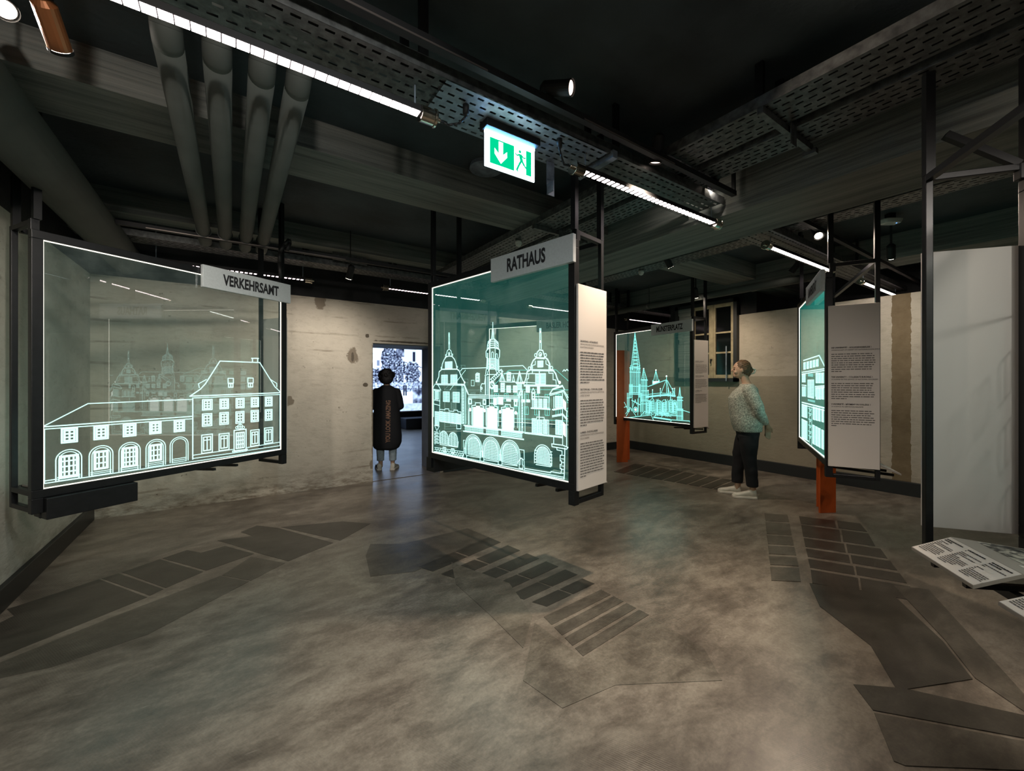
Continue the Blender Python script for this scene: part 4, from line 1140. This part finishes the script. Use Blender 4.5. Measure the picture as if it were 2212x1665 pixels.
# lighting track
def track(n, u0, u1, z, label, parts=()):
    r = empty('lighting_track', (0, 0, 0), 0, label, 'lighting track', 'lighting tracks')
    MB().box(u0, n - .018, z, u1, n + .018, z + .035).build('rail', 'track', r)
    for a, b in parts: MB().box(a, n - .019, z + .002, b, n - .0175, z + .010).build('contact_strip', 'alu', r)
    MB().box(u0, n - .012, z + .035, u0 + .02, n + .012, CEIL).build('drop_rod', 'black_metal', r)
    MB().box(u1 - .02, n - .012, z + .035, u1, n + .012, CEIL).build('drop_rod', 'black_metal', r)
    return r
track(1.60, -1.0, 3.12, 2.84, 'black lighting track with bare metal strip beside the near cable tray', ((-.9, .95), (1.55, 2.35)))
track(1.51, 3.9, 8.0, 2.82, 'black lighting track beyond the big beam')
track(4.62, -1.1, 3.1, 2.74, 'black lighting track in front of the rear wall', ((-.6, 1.0),))

# ------------------------------------------------------------------ exit sign
ex = empty('exit_sign', (.93, 1.85, 2.58), 0, 'glowing green exit sign with white down arrow and running man', 'exit sign')
pw, phh = .325, .185
xs0 = at_y(1052, 320, 2.15); ex.location = (C(-.0627 * 2.13, 2.13).x, 1.85, 2.578)
MB().box(-.012, -.045, .19, pw + .012, .035, .262).build('housing', 'track', ex, bevel=.004)
MB().box(0, -.004, 0, pw, .004, .19).build('light_plate', 'exit_white', ex)
MB().box(-.002, .0045, -.001, pw + .002, .012, .19).build('back_cover', 'track', ex)  # added dark sheet, keeps the sign's back glow out of the glass
MB().box(0, -.006, .176, pw, .006, .192).build('led_strip', 'exit_blue', ex)
y_ = -.006
g = MB(); gx0, gz0, gx1, gz1 = .028, .022, .300, .158
g.quad((gx0, y_, gz0), (gx0 + .155, y_, gz0), (gx0 + .155, y_, gz1), (gx0, y_, gz1))
g.quad((gx1 - .036, y_, gz0), (gx1, y_, gz0), (gx1, y_, gz1), (gx1 - .036, y_, gz1)); g.build('green_field', 'exit_green', ex, kind='stuff')
b_ = MB()
for a in ((.014, .011, .314, .0125), (.014, .1685, .314, .170), (.014, .011, .0155, .170), (.3125, .011, .314, .170)): b_.quad((a[0], y_, a[1]), (a[2], y_, a[1]), (a[2], y_, a[3]), (a[0], y_, a[3]))
b_.build('border_line', 'ink', ex)
ar = MB(); cx = gx0 + .068; y2 = -.0075
ar.poly([(cx - .014, y2, .150), (cx - .014, y2, .085), (cx - .040, y2, .108), (cx - .040, y2, .078), (cx, y2, .034), (cx + .040, y2, .078), (cx + .040, y2, .108), (cx + .014, y2, .085), (cx + .014, y2, .150)][::-1])
ar.build('down_arrow', 'exit_white', ex)
rm = MB(); X = gx0 + .165
def rib(a, b, w):
    ax, az = a; bx, bz = b; L = math.hypot(bx - ax, bz - az); nx, nz = -(bz - az) / L * w / 2, (bx - ax) / L * w / 2
    rm.quad((X + ax - nx, y2, az - nz), (X + bx - nx, y2, bz - nz), (X + bx + nx, y2, bz + nz), (X + ax + nx, y2, az + nz))
rm.poly([(X + .028 + .0085 * math.cos(t * .5236), y2, .138 + .0085 * math.sin(t * .5236)) for t in range(12)])
rib((.030, .124), (.040, .088), .020); rib((.030, .124), (.008, .112), .008); rib((.008, .112), (-.004, .122), .007); rib((.036, .122), (.056, .108), .008); rib((.056, .108), (.068, .116), .007)
rib((.038, .090), (.022, .064), .012); rib((.022, .064), (.006, .030), .011); rib((.042, .090), (.058, .068), .012); rib((.058, .068), (.080, .052), .010); rib((.006, .032), (.016, .026), .008)
rm.build('running_man', 'exit_green', ex)

# ------------------------------------------------------------------ pipes
def pipe(u, z, r_, label, n0=-6, n1=6.0, name='ceiling_pipe', grp='parallel grey pipes under the ceiling'):
    o = MB().cyl((0, n0, 0), (0, n1, 0), r_, n=28).build(name, 'pipe', None)
    for p in o.data.polygons: p.use_smooth = len(p.vertices) == 4
    o.location = (u, 0, z); tag(o, label, 'pipe', grp); 
    for n in (() if n0 < 0 else (4.62,)): MB().cyl((0, n - .02, 0), (0, n + .02, 0), r_ + .006, n=28).bar((0, n, r_), (0, n, CEIL - z), .01).build('pipe_clamp', 'galv', o)
    return o
def riser(o, r_, z, n1):
    rings = []; R_ = .10
    for k in range(9):
        a = math.pi / 2 * k / 8; cy_, cz_ = n1 - R_ * math.sin(a), R_ * (1 - math.cos(a))
        rings.append([(r_ * math.cos(t), cy_ + r_ * math.sin(t) * math.sin(a), cz_ + r_ * math.sin(t) * math.cos(a)) for t in (2 * math.pi * i / 24 for i in range(24))])
    rings.append([(p[0], p[1], CEIL - z) for p in rings[-1]])
    MB().loft(rings).build('pipe_bend', 'pipe', o, smooth=True)
for u, l in ((-.21, 'leftmost of the four thin grey pipes'), (-.05, 'second from left of the four thin grey pipes'), (.11, 'third from left of the four thin grey pipes'), (.25, 'rightmost of the four thin grey pipes')):
    riser(pipe(u, 2.80, .052, l, n0=2.13, n1=4.94), .052, 2.80, 2.13)
pipe(-.93, 2.74, .142, 'thick grey duct along the left wall under the ceiling', n1=6.0, grp=None)
pipe(6.1, 2.78, .05, 'dark pipe beneath the ceiling near the old window', n0=2.0, n1=6.0, grp=None)

# ------------------------------------------------------------------ lamps on the tracks
def aim(o, v):
    o.rotation_euler = Vector(v).normalized().to_track_quat('-Z', 'Y').to_euler()
for i, (pos, tgt, pw_, ang, bl, col, lab, sz) in enumerate(SPOTS):
    pos, tgt = Vector(pos), Vector(tgt); dv = (tgt - pos).normalized()
    big = i in (5,)
    r = empty('spotlight', pos, 0, lab, 'spotlight', 'spotlights under the ceiling')
    R_ = .036; Lb = .14
    back = -dv * Lb
    hm = 'copper' if i == 3 else 'track'
    MB().cyl(back, dv * 0, R_, n=20, caps=True).cyl(back * 1.12, back, R_ * .6, R_, n=20).build('lamp_housing', hm, r, smooth=False)
    rim = MB().cyl(dv * 0, dv * .012, R_ * 1.06, n=20, caps=False).build('lens_rim', 'track', r)
    MB().cyl(dv * .001, dv * .004, R_ * .86, n=20).build('lens', 'lens' if i not in (0, 1) else 'lens_dim', r)
    trk = i in (0, 1, 2, 5)
    top = Vector((0, 0, CEIL - pos.z)) if not trk else Vector((back.x, (1.51 if i == 5 else 1.60) - pos.y, 2.86 - pos.z))
    m_ = back * .55
    el = m_ + Vector((0, 0, .06)) if not trk else Vector((top.x, top.y, m_.z + (top.z - m_.z) * .5))
    MB().bar(m_, el, .018, .008).bar(el, Vector((el.x if not trk else top.x, el.y if not trk else top.y, top.z)), .018, .008).build('lamp_arm', 'track', r)
    ld = bpy.data.lights.new('spot', 'SPOT'); ld.energy = pw_; ld.spot_size = math.radians(ang); ld.spot_blend = bl; ld.color = col; ld.shadow_soft_size = sz
    lo = bpy.data.objects.new('lamp_light', ld); COL.objects.link(lo); lo.parent = r; lo.location = dv * .035; aim(lo, dv)

# ------------------------------------------------------------------ small ceiling items
o = MB().cyl((0, 0, 0), (0, 0, -.03), .125, .13, 28).cyl((0, 0, -.03), (0, 0, -.05), .10, .05, 28).build('ceiling_speaker', 'galv_bright', None, smooth=False)
o.location = (*at_z(1050, 371, 3.10).xy, CEIL); tag(o, 'round pale ceiling unit half behind the exit sign', 'detector')
for px, py, z, zt, l in ((1120, 527, 2.86, 2.895, 'white sensor dome under the paired trays above the town hall glass'), (1385, 590, 2.84, 2.875, 'white sensor dome under the tray beyond the big beam')):
    q = at_z(px, py, z)
    o = MB().ball((0, 0, 0), (.032, .032, .028)).cyl((0, 0, .0), (0, 0, zt - z), .034, .034, 16).build('sensor_dome', 'white_plastic', None, smooth=True)
    o.location = q; tag(o, l, 'sensor', 'white sensor domes')
q = at_z(1923, 483, 3.05)
ap = empty('access_point', (q.x, q.y, 3.05), -.6, 'white flat wireless access point with a small blue light', 'access point')
ring_ = [oval((0, 0, z), a, b, 28, 3.5) for z, a, b in ((0, .085, .050), (.03, .10, .062), (.04, .10, .062))]
MB().loft(ring_).build('casing', 'white_plastic', ap, smooth=False, bevel=.004)
MB().cyl((.045, -.02, -.002), (.045, -.02, .002), .005).build('indicator', 'blue_led', ap)
MB().box(-.03, -.03, .04, .03, .03, CEIL - 3.05).build('mount', 'track', ap)
q = at_z(757, 563, 2.88)
jb = empty('slotted_angle', (q.x, q.y, 2.86), .1, 'short dark slotted steel plate standing on the rear tray', 'bracket')
mb = MB().box(-.20, 0, 0, .20, .01, .10); mb.build('plate', 'galv', jb)
for x in (-.14, -.04, .03, .12, .16):
    MB().cyl((x, -.004, .05), (x, .001, .05), .010).build('bolt_head', 'galv_bright', jb)
# coat of a hooked black bar above the first sign
q = at_y(606, 590, 3.85)
o = MB().tube([(0, 0, -.05), (-.01, 0, .10), (-.005, .0, .20), (.03, 0, .27), (.07, 0, .33), (.08, 0, .30), (.05, .0, .22)], .016, 10).build('cable_loop', 'rubber', None, smooth=True)
o.location = q; tag(o, 'thick black cable curling up above the VERKEHRSAMT sign', 'cable')

# ------------------------------------------------------------------ side room: projection
scr = empty('projection_screen', (0, 12.56, 0), 0, 'wide glowing screen with a blue-grey photograph of trees, beyond the doorway', 'projection')
NU, NZ = 230, 120
U0, U1, Z0, Z1 = 1.6, 5.6, .51, 2.60
def pic(a, b):
    """a, b in 0..1 inside the visible part: luminance of the projected photograph"""
    f = lambda s, o=0, d=4: mnoise.fractal(Vector((a * s, b * s * 1.3, o)), 1, 2, d)
    v = 1.05 + .05 * f(3)
    if a < .22 and b > .42: v = 1.1 - .25 * (abs(b - (.88 - .25 * a)) < .008)
    if .07 < a < .12 and .69 < b < .78: v = .45
    if .06 < a < .13 and abs(b - .66) < .008: v = .5
    if .62 < a < .88 and b > .80 - (a - .62) * .3: v = .80
    if .80 < a < .85 and .77 < b < .93: v = .12
    if abs(b - (.90 - a * .22)) < .008 and a > .4: v = .3
    t1 = ((a - .34) / .20) ** 2 + ((b - .70) / .33) ** 2 + .5 * f(7, 3)
    t1b = ((a - .50) / .14) ** 2 + ((b - .62) / .24) ** 2 + .5 * f(8, 5)
    t2 = ((a - .80) / .17) ** 2 + ((b - .56) / .22) ** 2 + .5 * f(8, 9)
    t3 = ((a - .06) / .15) ** 2 + ((b - .50) / .16) ** 2 + .5 * f(9, 12)
    if min(t1, t1b, t2, t3) < 1: v = .33 + .75 * f(30, 2, 3)
    if .45 < a < .62 and b > .84: v = .35 + .5 * f(14, 7)
    if .30 < b < .44: v = .62 + .6 * f(26, 4)
    if .33 < b < .36 or abs(b - .39) < .006: v *= .75
    if b < .30: v = 1.05 + .12 * f(6)
    if a > .80 and b < .46: v = min(v, .38 + .8 * abs(b - .14) + .4 * f(9, 6))
    if b < .12: v = .68 + .1 * f(20)
    for x0 in (.615, .66, .93):
        if abs(a - x0) < .014 and .24 < b < .40: v = .15
    return max(.05, min(1.2, v))
vs = []; fs = []; cols = []
for j in range(NZ + 1):
    for i in range(NU + 1):
        u = U0 + (U1 - U0) * i / NU; z = Z0 + (Z1 - Z0) * j / NZ
        vs.append((u, 0, z))
        a = (u - 3.52) / 1.55; b = (z - .51) / 2.02
        a = a if a >= 0 else -a; a = a if a <= 1 else 2 - a
        L = pic(a, b); cols.append((L * .80, L * .93, min(1.3, L * 1.06 + .03)))
for j in range(NZ):
    for i in range(NU):
        o_ = j * (NU + 1) + i; fs.append((o_, o_ + 1, o_ + NU + 2, o_ + NU + 1))
me = bpy.data.meshes.new('projected_picture'); me.from_pydata(vs, [], fs)
at = me.color_attributes.new('c', 'FLOAT_COLOR', 'POINT')
for i, c_ in enumerate(cols): at.data[i].color = (c_[0] ** 2.0 * .62, c_[1] ** 2.0 * .62, c_[2] ** 1.9 * .64, 1)
m = bpy.data.materials.new('projected_light'); m.use_nodes = True; nt = m.node_tree; nt.nodes.clear()
e_ = nt.nodes.new('ShaderNodeEmission'); o2 = nt.nodes.new('ShaderNodeOutputMaterial'); ac = nt.nodes.new('ShaderNodeVertexColor'); ac.layer_name = 'c'
e_.inputs[1].default_value = 2.4; nt.links.new(ac.outputs[0], e_.inputs[0]); nt.links.new(e_.outputs[0], o2.inputs[0])
me.materials.append(m); o = bpy.data.objects.new('projected_picture', me); COL.objects.link(o); o.parent = scr
MB().box(U0 - .03, .005, Z0 - .03, U1 + .03, .03, Z1 + .03).build('screen_board', 'board', scr)
o = MB().box(4.3, 11.9, 0, 5.6, 12.5, .32).build('low_bench', mat('bench_cloth', (.05, .055, .07), .8), None, bevel=.02); tag(o, 'low dark bench below the projection screen', 'bench')


# ------------------------------------------------------------------ people
def fuse(mb, name, m, parent, voxel=.007, smooth=4, disp=None, **tags):
    """weld overlapping volumes into one continuous skin"""
    me = mb.mesh(name + '_src'); ob = bpy.data.objects.new(name + '_src', me); COL.objects.link(ob)
    r = ob.modifiers.new('r', 'REMESH'); r.mode = 'VOXEL'; r.voxel_size = voxel
    sm = ob.modifiers.new('s', 'SMOOTH'); sm.iterations = smooth; sm.factor = .6
    dg = bpy.context.evaluated_depsgraph_get(); dg.update()
    out = bpy.data.meshes.new_from_object(ob.evaluated_get(dg))
    bpy.data.objects.remove(ob); bpy.data.meshes.remove(me)
    if disp:
        ds = [disp(v.co.copy(), v.normal.copy()) for v in out.vertices]
        for v, q_ in zip(out.vertices, ds): v.co += q_
    out.materials.clear(); out.materials.append(M[m] if isinstance(m, str) else m); out.name = name
    for p in out.polygons: p.use_smooth = True
    o = bpy.data.objects.new(name, out); COL.objects.link(o); o.parent = parent
    return tag(o, **tags)


def hand(mb, wrist, d, side, curl):
    """palm, four unequal fingers with two bends and a thumb. d = pointing direction, side = thumb direction, curl = closing direction"""
    w, d, sd, cu = Vector(wrist), Vector(d).normalized(), Vector(side).normalized(), Vector(curl).normalized()
    mb.limb([(w - d * .02, .024), (w + d * .03, .026)], 10)
    for k in (-1, 0, 1): mb.limb([(w + sd * .016 * k + d * .01, .014), (w + sd * .019 * k + d * .085, .0125)], 8)
    for k, ln in zip((1.5, .5, -.5, -1.5), (.070, .080, .074, .058)):
        b = w + sd * .0155 * k + d * .088
        m_ = b + d * ln * .5 + cu * ln * .14; t = m_ + d * ln * .34 + cu * ln * .36
        mb.limb([(b - d * .02, .0098), (b, .0095), (m_, .0085), (t, .0072)], 8)
    b = w + sd * .022 + d * .022; mb.limb([(b, .013), (b + sd * .026 + d * .028, .011), (b + sd * .030 + d * .062 + cu * .012, .009)], 8)


def shoe(root, heel, yaw, name='shoe', ln=.27, stripes=None, sock=True):
    """heel: (f, l) on the floor; yaw: toe direction in the person frame"""
    r = tag(bpy.data.objects.new(name, None), None); r.empty_display_size = .05
    prof = [(.0, .026, .055), (.04, .036, .085), (.12, .039, .092), (.30, .038, .088), (.45, .040, .074), (.62, .046, .058), (.78, .049, .047), (.90, .043, .040), (.98, .025, .030), (1.0, .010, .022)]
    def ring(s, w, h, z0, gr=0):
        q = []
        for i in range(16):
            t = 2 * math.pi * i / 16; c, sn = math.cos(t), math.sin(t)
            y = (w + gr) * math.copysign(abs(c) ** .8, c); z = z0 + (h - z0) * (.5 + .5 * math.copysign(abs(sn) ** .7, sn))
            q.append((s * ln, y, z))
        return q
    cy, sy = math.cos(yaw), math.sin(yaw)
    def tf(pts): return [(heel[0] + p[0] * cy - p[1] * sy, heel[1] + p[0] * sy + p[1] * cy, p[2]) for p in pts]
    up = MB().loft([tf(ring(s, w, h + .012, .018)) for s, w, h in prof])
    # ankle collar
    c0 = tf([(ln * .17, 0, 0)])[0]
    up.loft([oval((c0[0], c0[1], z), a, b, 16) for z, a, b in ((.05, .05, .036), (.098, .045, .034), (.108, .040, .030))])
    u = fuse(up, 'shoe', 'shoe', root, .006, 3)
    out = []
    for z, g_ in ((.0, .002), (.004, .006), (.024, .005), (.028, .0)):
        lft = [(s * ln * 1.03 - .006, w + g_, z) for s, w, h in prof]; rgt = [(s * ln * 1.03 - .006, -w - g_, z) for s, w, h in prof][::-1]
        out.append(tf(lft + rgt))
    MB().loft(out).build('sole', 'sole', u)
    lc = MB()
    for s in (.36, .43, .50, .57):
        a, b = tf([(s * ln, -.022, .098 - s * .055)])[0], tf([(s * ln, .022, .098 - s * .055)])[0]; lc.tube([a, b], .004, 6)
    lc.build('laces', 'sole', u)
    if stripes:
        st = MB()
        for s in (.42, .50, .58):
            a, b = tf([(s * ln, stripes * .043, .030)])[0], tf([((s - .06) * ln, stripes * .040, .070)])[0]; st.bar(a, b, .012, .010)
        st.build('side_stripe', 'ink', u, kind='stuff')
    bpy.data.objects.remove(r)
    return u


# --- visitor in the knitted sweater. person frame: +x forward, +y to her left
pb = C(2.955, 5.16)
fw = C(-.93, .37); yaw = math.atan2(fw.y, fw.x)
wmn = empty('person', (pb.x, pb.y, 0), yaw, 'person in grey-green knitted sweater and black trousers, hands clasped behind the back, near the window', 'person', 'visitors')
body = MB()
HX = .060; HZ = .018
body.ball((HX, 0, 1.603), (.094, .073, .105), 20, 14).ball((HX + .022, 0, 1.543), (.060, .052, .060), 16, 10)        # skull, jaw
body.ball((HX + .070, 0, 1.520), (.022, .026, .022), 10, 8)                                                # chin
body.limb([((HX + .088, 0, 1.613), .008), ((HX + .107, 0, 1.580), .012)], 10)                                 # nose
body.ball((HX + .084, 0, 1.548), (.013, .022, .006), 10, 6).ball((HX + .083, 0, 1.538), (.013, .020, .006), 10, 6)   # lips
for s_ in (-1, 1):
    body.ball((HX - .004, s_ * .073, 1.590), (.017, .010, .030), 10, 8)                                        # ears
    body.ball((HX + .062, s_ * .036, 1.563), (.026, .022, .022), 10, 8)                                       # cheeks
body.limb([((-.01, 0, 1.38), .060), ((.012, 0, 1.45), .047), ((.035, 0, 1.54), .048)], 16)
body.loft([oval((c, 0, z), a, b, 24) for z, c, a, b in ((.80, .0, .12, .17), (.95, .01, .12, .165), (1.10, .02, .115, .15), (1.25, .02, .12, .16), (1.36, .0, .09, .165), (1.41, 0, .06, .09))])
SH = {1: [((-.01, .175, 1.345), .060), ((-.085, .235, 1.14), .050), ((-.10, .225, 1.08), .044), ((-.185, .09, .95), .030), ((-.205, .055, .925), .026)],
      -1: [((-.01, -.175, 1.345), .060), ((-.13, -.245, 1.13), .050), ((-.155, -.235, 1.07), .044), ((-.215, -.09, .935), .030), ((-.225, -.045, .905), .026)]}
for s_ in (1, -1): body.limb(SH[s_], 14)
hand(body, (-.222, .02, .905), (-.10, -.35, -.93), (-1, 0, .1), (.2, -1, -.2))
hand(body, (-.228, -.04, .895), (-.05, .30, -.95), (-1, 0, .1), (.2, 1, -.3))
for s_, fx, fy in ((-1, .10, .03), (1, -.045, .02)):
    body.limb([((.0, s_ * .09, .84), .085), ((fx * .5 + .01, s_ * .090, .50), .052), ((fx * .88 - .005, s_ * .084, .30), .045), ((fx - .01, s_ * .08, .12), .036), ((fx, s_ * .08, .07), .034)], 14)
fuse(body, 'body', 'skin', wmn, .0065, 3)
eye = MB()
for s_ in (-1, 1): eye.ball((HX + .083, s_ * .031, 1.600), (.008, .013, .008), 10, 8)
eye.build('eyes', 'hair_black', wmn, smooth=True, kind='stuff')
br = MB()
for s_ in (-1, 1): br.limb([((HX + .088, s_ * .018, 1.620), .004), ((HX + .076, s_ * .046, 1.621), .003)], 6)
br.build('eyebrows', 'hair_brown', wmn, kind='stuff')
hair = MB().ball((HX - .020, 0, 1.628), (.094, .083, .093), 20, 14).ball((HX - .056, 0, 1.583), (.058, .070, .075), 16, 10).ball((HX - .075, 0, 1.553), (.035, .045, .050), 12, 8)
hair.ball((HX - .026, 0, 1.604), (.082, .084, .088), 20, 14).ball((HX - .10, 0, 1.593), (.035, .040, .045), 12, 8)
def strand(c, n): return n * (.0015 * math.sin(c.z * 260 + c.x * 120) + .003 * mnoise.noise(c * 40))
hr = fuse(hair, 'hair', 'hair_brown', wmn, .006, 2, strand)
cl = MB()
for s_ in (-1, 1): cl.limb([((HX - .115, s_ * .020, 1.618), .006), ((HX - .155, s_ * .030, 1.588), .007), ((HX - .140, s_ * .026, 1.548), .006), ((HX - .105, s_ * .018, 1.538), .006)], 8)
cl.limb([((HX - .155, -.030, 1.588), .007), ((HX - .155, .030, 1.588), .007)], 8).limb([((HX - .115, -.02, 1.618), .006), ((HX - .115, .02, 1.618), .006)], 8).limb([((HX - .105, -.018, 1.538), .006), ((HX - .105, .018, 1.538), .006)], 8)
cl.build('claw_clip', 'clip', hr, smooth=True, label='pale green claw clip')
sw = MB()
sw.loft([oval((c, 0, z), a, b, 32, 2.3) for z, c, a, b in (
    (.822, -.012, .150, .196), (.85, -.012, .158, .204), (.92, .0, .172, .208), (.985, .008, .178, .204), (1.06, .016, .178, .196), (1.15, .028, .178, .188),
    (1.24, .036, .172, .184), (1.31, .016, .148, .184), (1.355, .0, .118, .175), (1.385, -.006, .092, .140), (1.405, .0, .080, .105), (1.415, .0, .070, .085))])
SW = {1: [((.0, .168, 1.345), .074), ((-.04, .21, 1.25), .072), ((-.085, .240, 1.14), .066), ((-.105, .230, 1.07), .062), ((-.15, .15, .995), .050), ((-.19, .082, .945), .040)],
      -1: [((-.02, -.168, 1.345), .074), ((-.075, -.22, 1.24), .070), ((-.13, -.248, 1.13), .064), ((-.158, -.238, 1.06), .058), ((-.195, -.14, .985), .048), ((-.218, -.078, .925), .038)]}
for s_ in (1, -1): sw.limb(SW[s_], 16)
def folds(c, n):
    return n * (.005 * mnoise.noise(Vector((c.x * 9, c.y * 9, c.z * 5))) + .003 * mnoise.noise(c * 40))
fuse(sw, 'sweater', 'knit', wmn, .008, 5, folds)
tr = MB()
tr.loft([oval((c, 0, z), a, b, 28, 2.2) for z, c, a, b in ((.74, -.012, .120, .178), (.80, -.012, .132, .182), (.86, -.01, .132, .178), (.92, .0, .12, .17))])
for s_, fx in ((-1, .10), (1, -.045)):
    tr.loft([oval((c, s_ * l, z), a, b, 20, 2.2) for z, c, l, a, b in (
        (.145, fx - .005, .082, .060, .054), (.155, fx - .005, .082, .066, .060), (.30, fx * .9, .084, .070, .064), (.45, fx * .62 + .005, .088, .078, .072), (.53, fx * .5 + .012, .090, .086, .078), (.66, fx * .25, .094, .102, .090), (.78, -.01, .094, .115, .088))])
def cr(c, n): return n * .005 * mnoise.noise(Vector((c.x * 12, c.y * 12, c.z * 14)))
fuse(tr, 'trousers', 'black_cloth', wmn, .008, 4, cr)
shoe(wmn, (.10 - .052, -.08), -.12); shoe(wmn, (-.045 - .052, .08), .05)

# --- visitor in the doorway, back to the viewer
pa = C(-2.055, 6.72)
fw = C(-.12, .99); yaw = math.atan2(fw.y, fw.x)
man = empty('person', (pa.x, pa.y, 0), yaw, 'person with dark curly hair and long black tunic standing in the doorway, back turned', 'person', 'visitors')
body = MB()
body.ball((.03, 0, 1.515), (.092, .074, .110), 20, 14).ball((.05, 0, 1.455), (.060, .052, .055), 14, 10).ball((.095, 0, 1.432), (.022, .026, .02), 10, 8)
body.limb([((.116, 0, 1.525), .008), ((.134, 0, 1.492), .012)], 10).ball((.110, 0, 1.462), (.012, .022, .010), 10, 6)
for s_ in (-1, 1): body.ball((.022, s_ * .074, 1.50), (.016, .010, .028), 10, 8)
body.limb([((-.005, 0, 1.32), .060), ((.012, 0, 1.42), .050), ((.02, 0, 1.47), .05)], 14)
body.loft([oval((0, 0, z), a, b, 24) for z, a, b in ((.78, .11, .16), (.95, .11, .155), (1.1, .105, .15), (1.25, .10, .16), (1.33, .07, .13))])
AR = {1: [((.0, .175, 1.27), .052), ((.01, .225, 1.06), .044), ((.12, .20, 1.03), .036), ((.21, .10, 1.09), .028)], -1: [((.0, -.175, 1.27), .052), ((.01, -.215, 1.05), .044), ((.12, -.17, 1.03), .036), ((.21, -.07, 1.08), .028)]}
for s_ in (1, -1): body.limb(AR[s_], 12)
hand(body, (.22, .09, 1.095), (.35, -.9, .1), (0, .1, 1), (-1, 0, -.2)); hand(body, (.22, -.06, 1.085), (.35, .9, .1), (0, -.1, 1), (-1, 0, -.2))
for s_ in (1, -1): body.limb([((0, s_ * .095, .80), .085), ((0, s_ * .100, .47), .060), ((-.015, s_ * .098, .28), .052), ((-.005, s_ * .095, .11), .034), ((0, s_ * .095, .06), .034)], 14)
fuse(body, 'body', 'skin', man, .0065, 3)
eye = MB()
for s_ in (-1, 1): eye.ball((.113, s_ * .031, 1.518), (.008, .013, .008), 10, 8)
eye.build('eyes', 'hair_black', man, smooth=True, kind='stuff')
hair = MB().ball((.0, 0, 1.545), (.115, .118, .105), 18, 12).ball((-.035, 0, 1.485), (.085, .112, .090), 18, 12)
rg = random.Random(3)
for i in range(90):
    t = rg.uniform(0, 2 * math.pi); ph = rg.uniform(-.55, 1.4)
    x, y, z = math.cos(ph) * math.cos(t) * .112, math.cos(ph) * math.sin(t) * .122, 1.535 + math.sin(ph) * .108
    if x > .075 and z < 1.56: continue
    hair.ball((x - .008, y, z), rg.uniform(.014, .026), 8, 6)
fuse(hair, 'hair', 'hair_black', man, .008, 1)
tn = MB()
tn.loft([oval((c, 0, z), a, b, 32, 2.3) for z, c, a, b in (
    (.335, -.01, .120, .160), (.37, -.01, .150, .205), (.45, -.01, .160, .238), (.55, -.01, .160, .242), (.70, -.005, .150, .228), (.90, .0, .140, .212), (1.05, .0, .135, .20), (1.18, .0, .13, .198),
    (1.27, 0, .12, .195), (1.325, 0, .098, .165), (1.36, 0, .075, .10), (1.385, .0, .062, .066))])
TW = {1: [((.0, .165, 1.27), .068), ((.0, .21, 1.16), .066), ((.01, .238, 1.04), .058), ((.08, .215, 1.02), .050), ((.15, .16, 1.045), .042)],
      -1: [((.0, -.165, 1.27), .068), ((.0, -.20, 1.16), .064), ((.01, -.222, 1.04), .056), ((.08, -.19, 1.02), .050), ((.15, -.13, 1.045), .042)]}
for s_ in (1, -1): tn.limb(TW[s_], 14)
def fl2(c, n): return n * .007 * mnoise.noise(Vector((c.x * 7, c.y * 7, c.z * 3)))
tu = fuse(tn, 'long_tunic', 'navy_cloth', man, .009, 5, fl2)
bvh = BVHTree.FromPolygons([v.co.copy() for v in tu.data.vertices], [tuple(p.vertices) for p in tu.data.polygons])
vs_, fs_, wd = text2d('YOU LOOK AMAZING', .125, .03, .62)
k_ = .67 / wd; pts = []
for (x, y) in vs_:
    z = .47 + x * k_; l = -.005 - (-.045) - y  - .045            # reading upwards, tops of the letters to the left
    l = -.035 - (0.0) + y * .78 - .045
    h_ = bvh.ray_cast(Vector((-.6, l, z)), Vector((1, 0, 0)))
    px_ = h_[0].x if h_[0] is not None else -.15
    pts.append((px_ - .003, l, z))
MB().add(pts, fs_).build('lettering', 'bronze_print', tu, label='bronze lettering reading YOU LOOK AMAZING up the back')
jn = MB()
for s_ in (1, -1):
    jn.loft([oval((c, s_ * .098, z), a, b, 20, 2.2) for z, c, a, b in ((.150, -.005, .050, .050), (.158, -.005, .058, .057), (.30, -.012, .066, .063), (.47, 0, .078, .072), (.64, 0, .092, .085))])
    jn.loft([oval((-.005, s_ * .098, z), .060, .059, 20, 2.2) for z in (.152, .18)])
jn.loft([oval((0, 0, z), a, b, 24) for z, a, b in ((.60, .10, .165), (.80, .12, .175))])
fuse(jn, 'cropped_jeans', 'denim', man, .008, 3)
shoe(man, (-.052, .105), .30, stripes=1); shoe(man, (-.052, -.095), -.12)
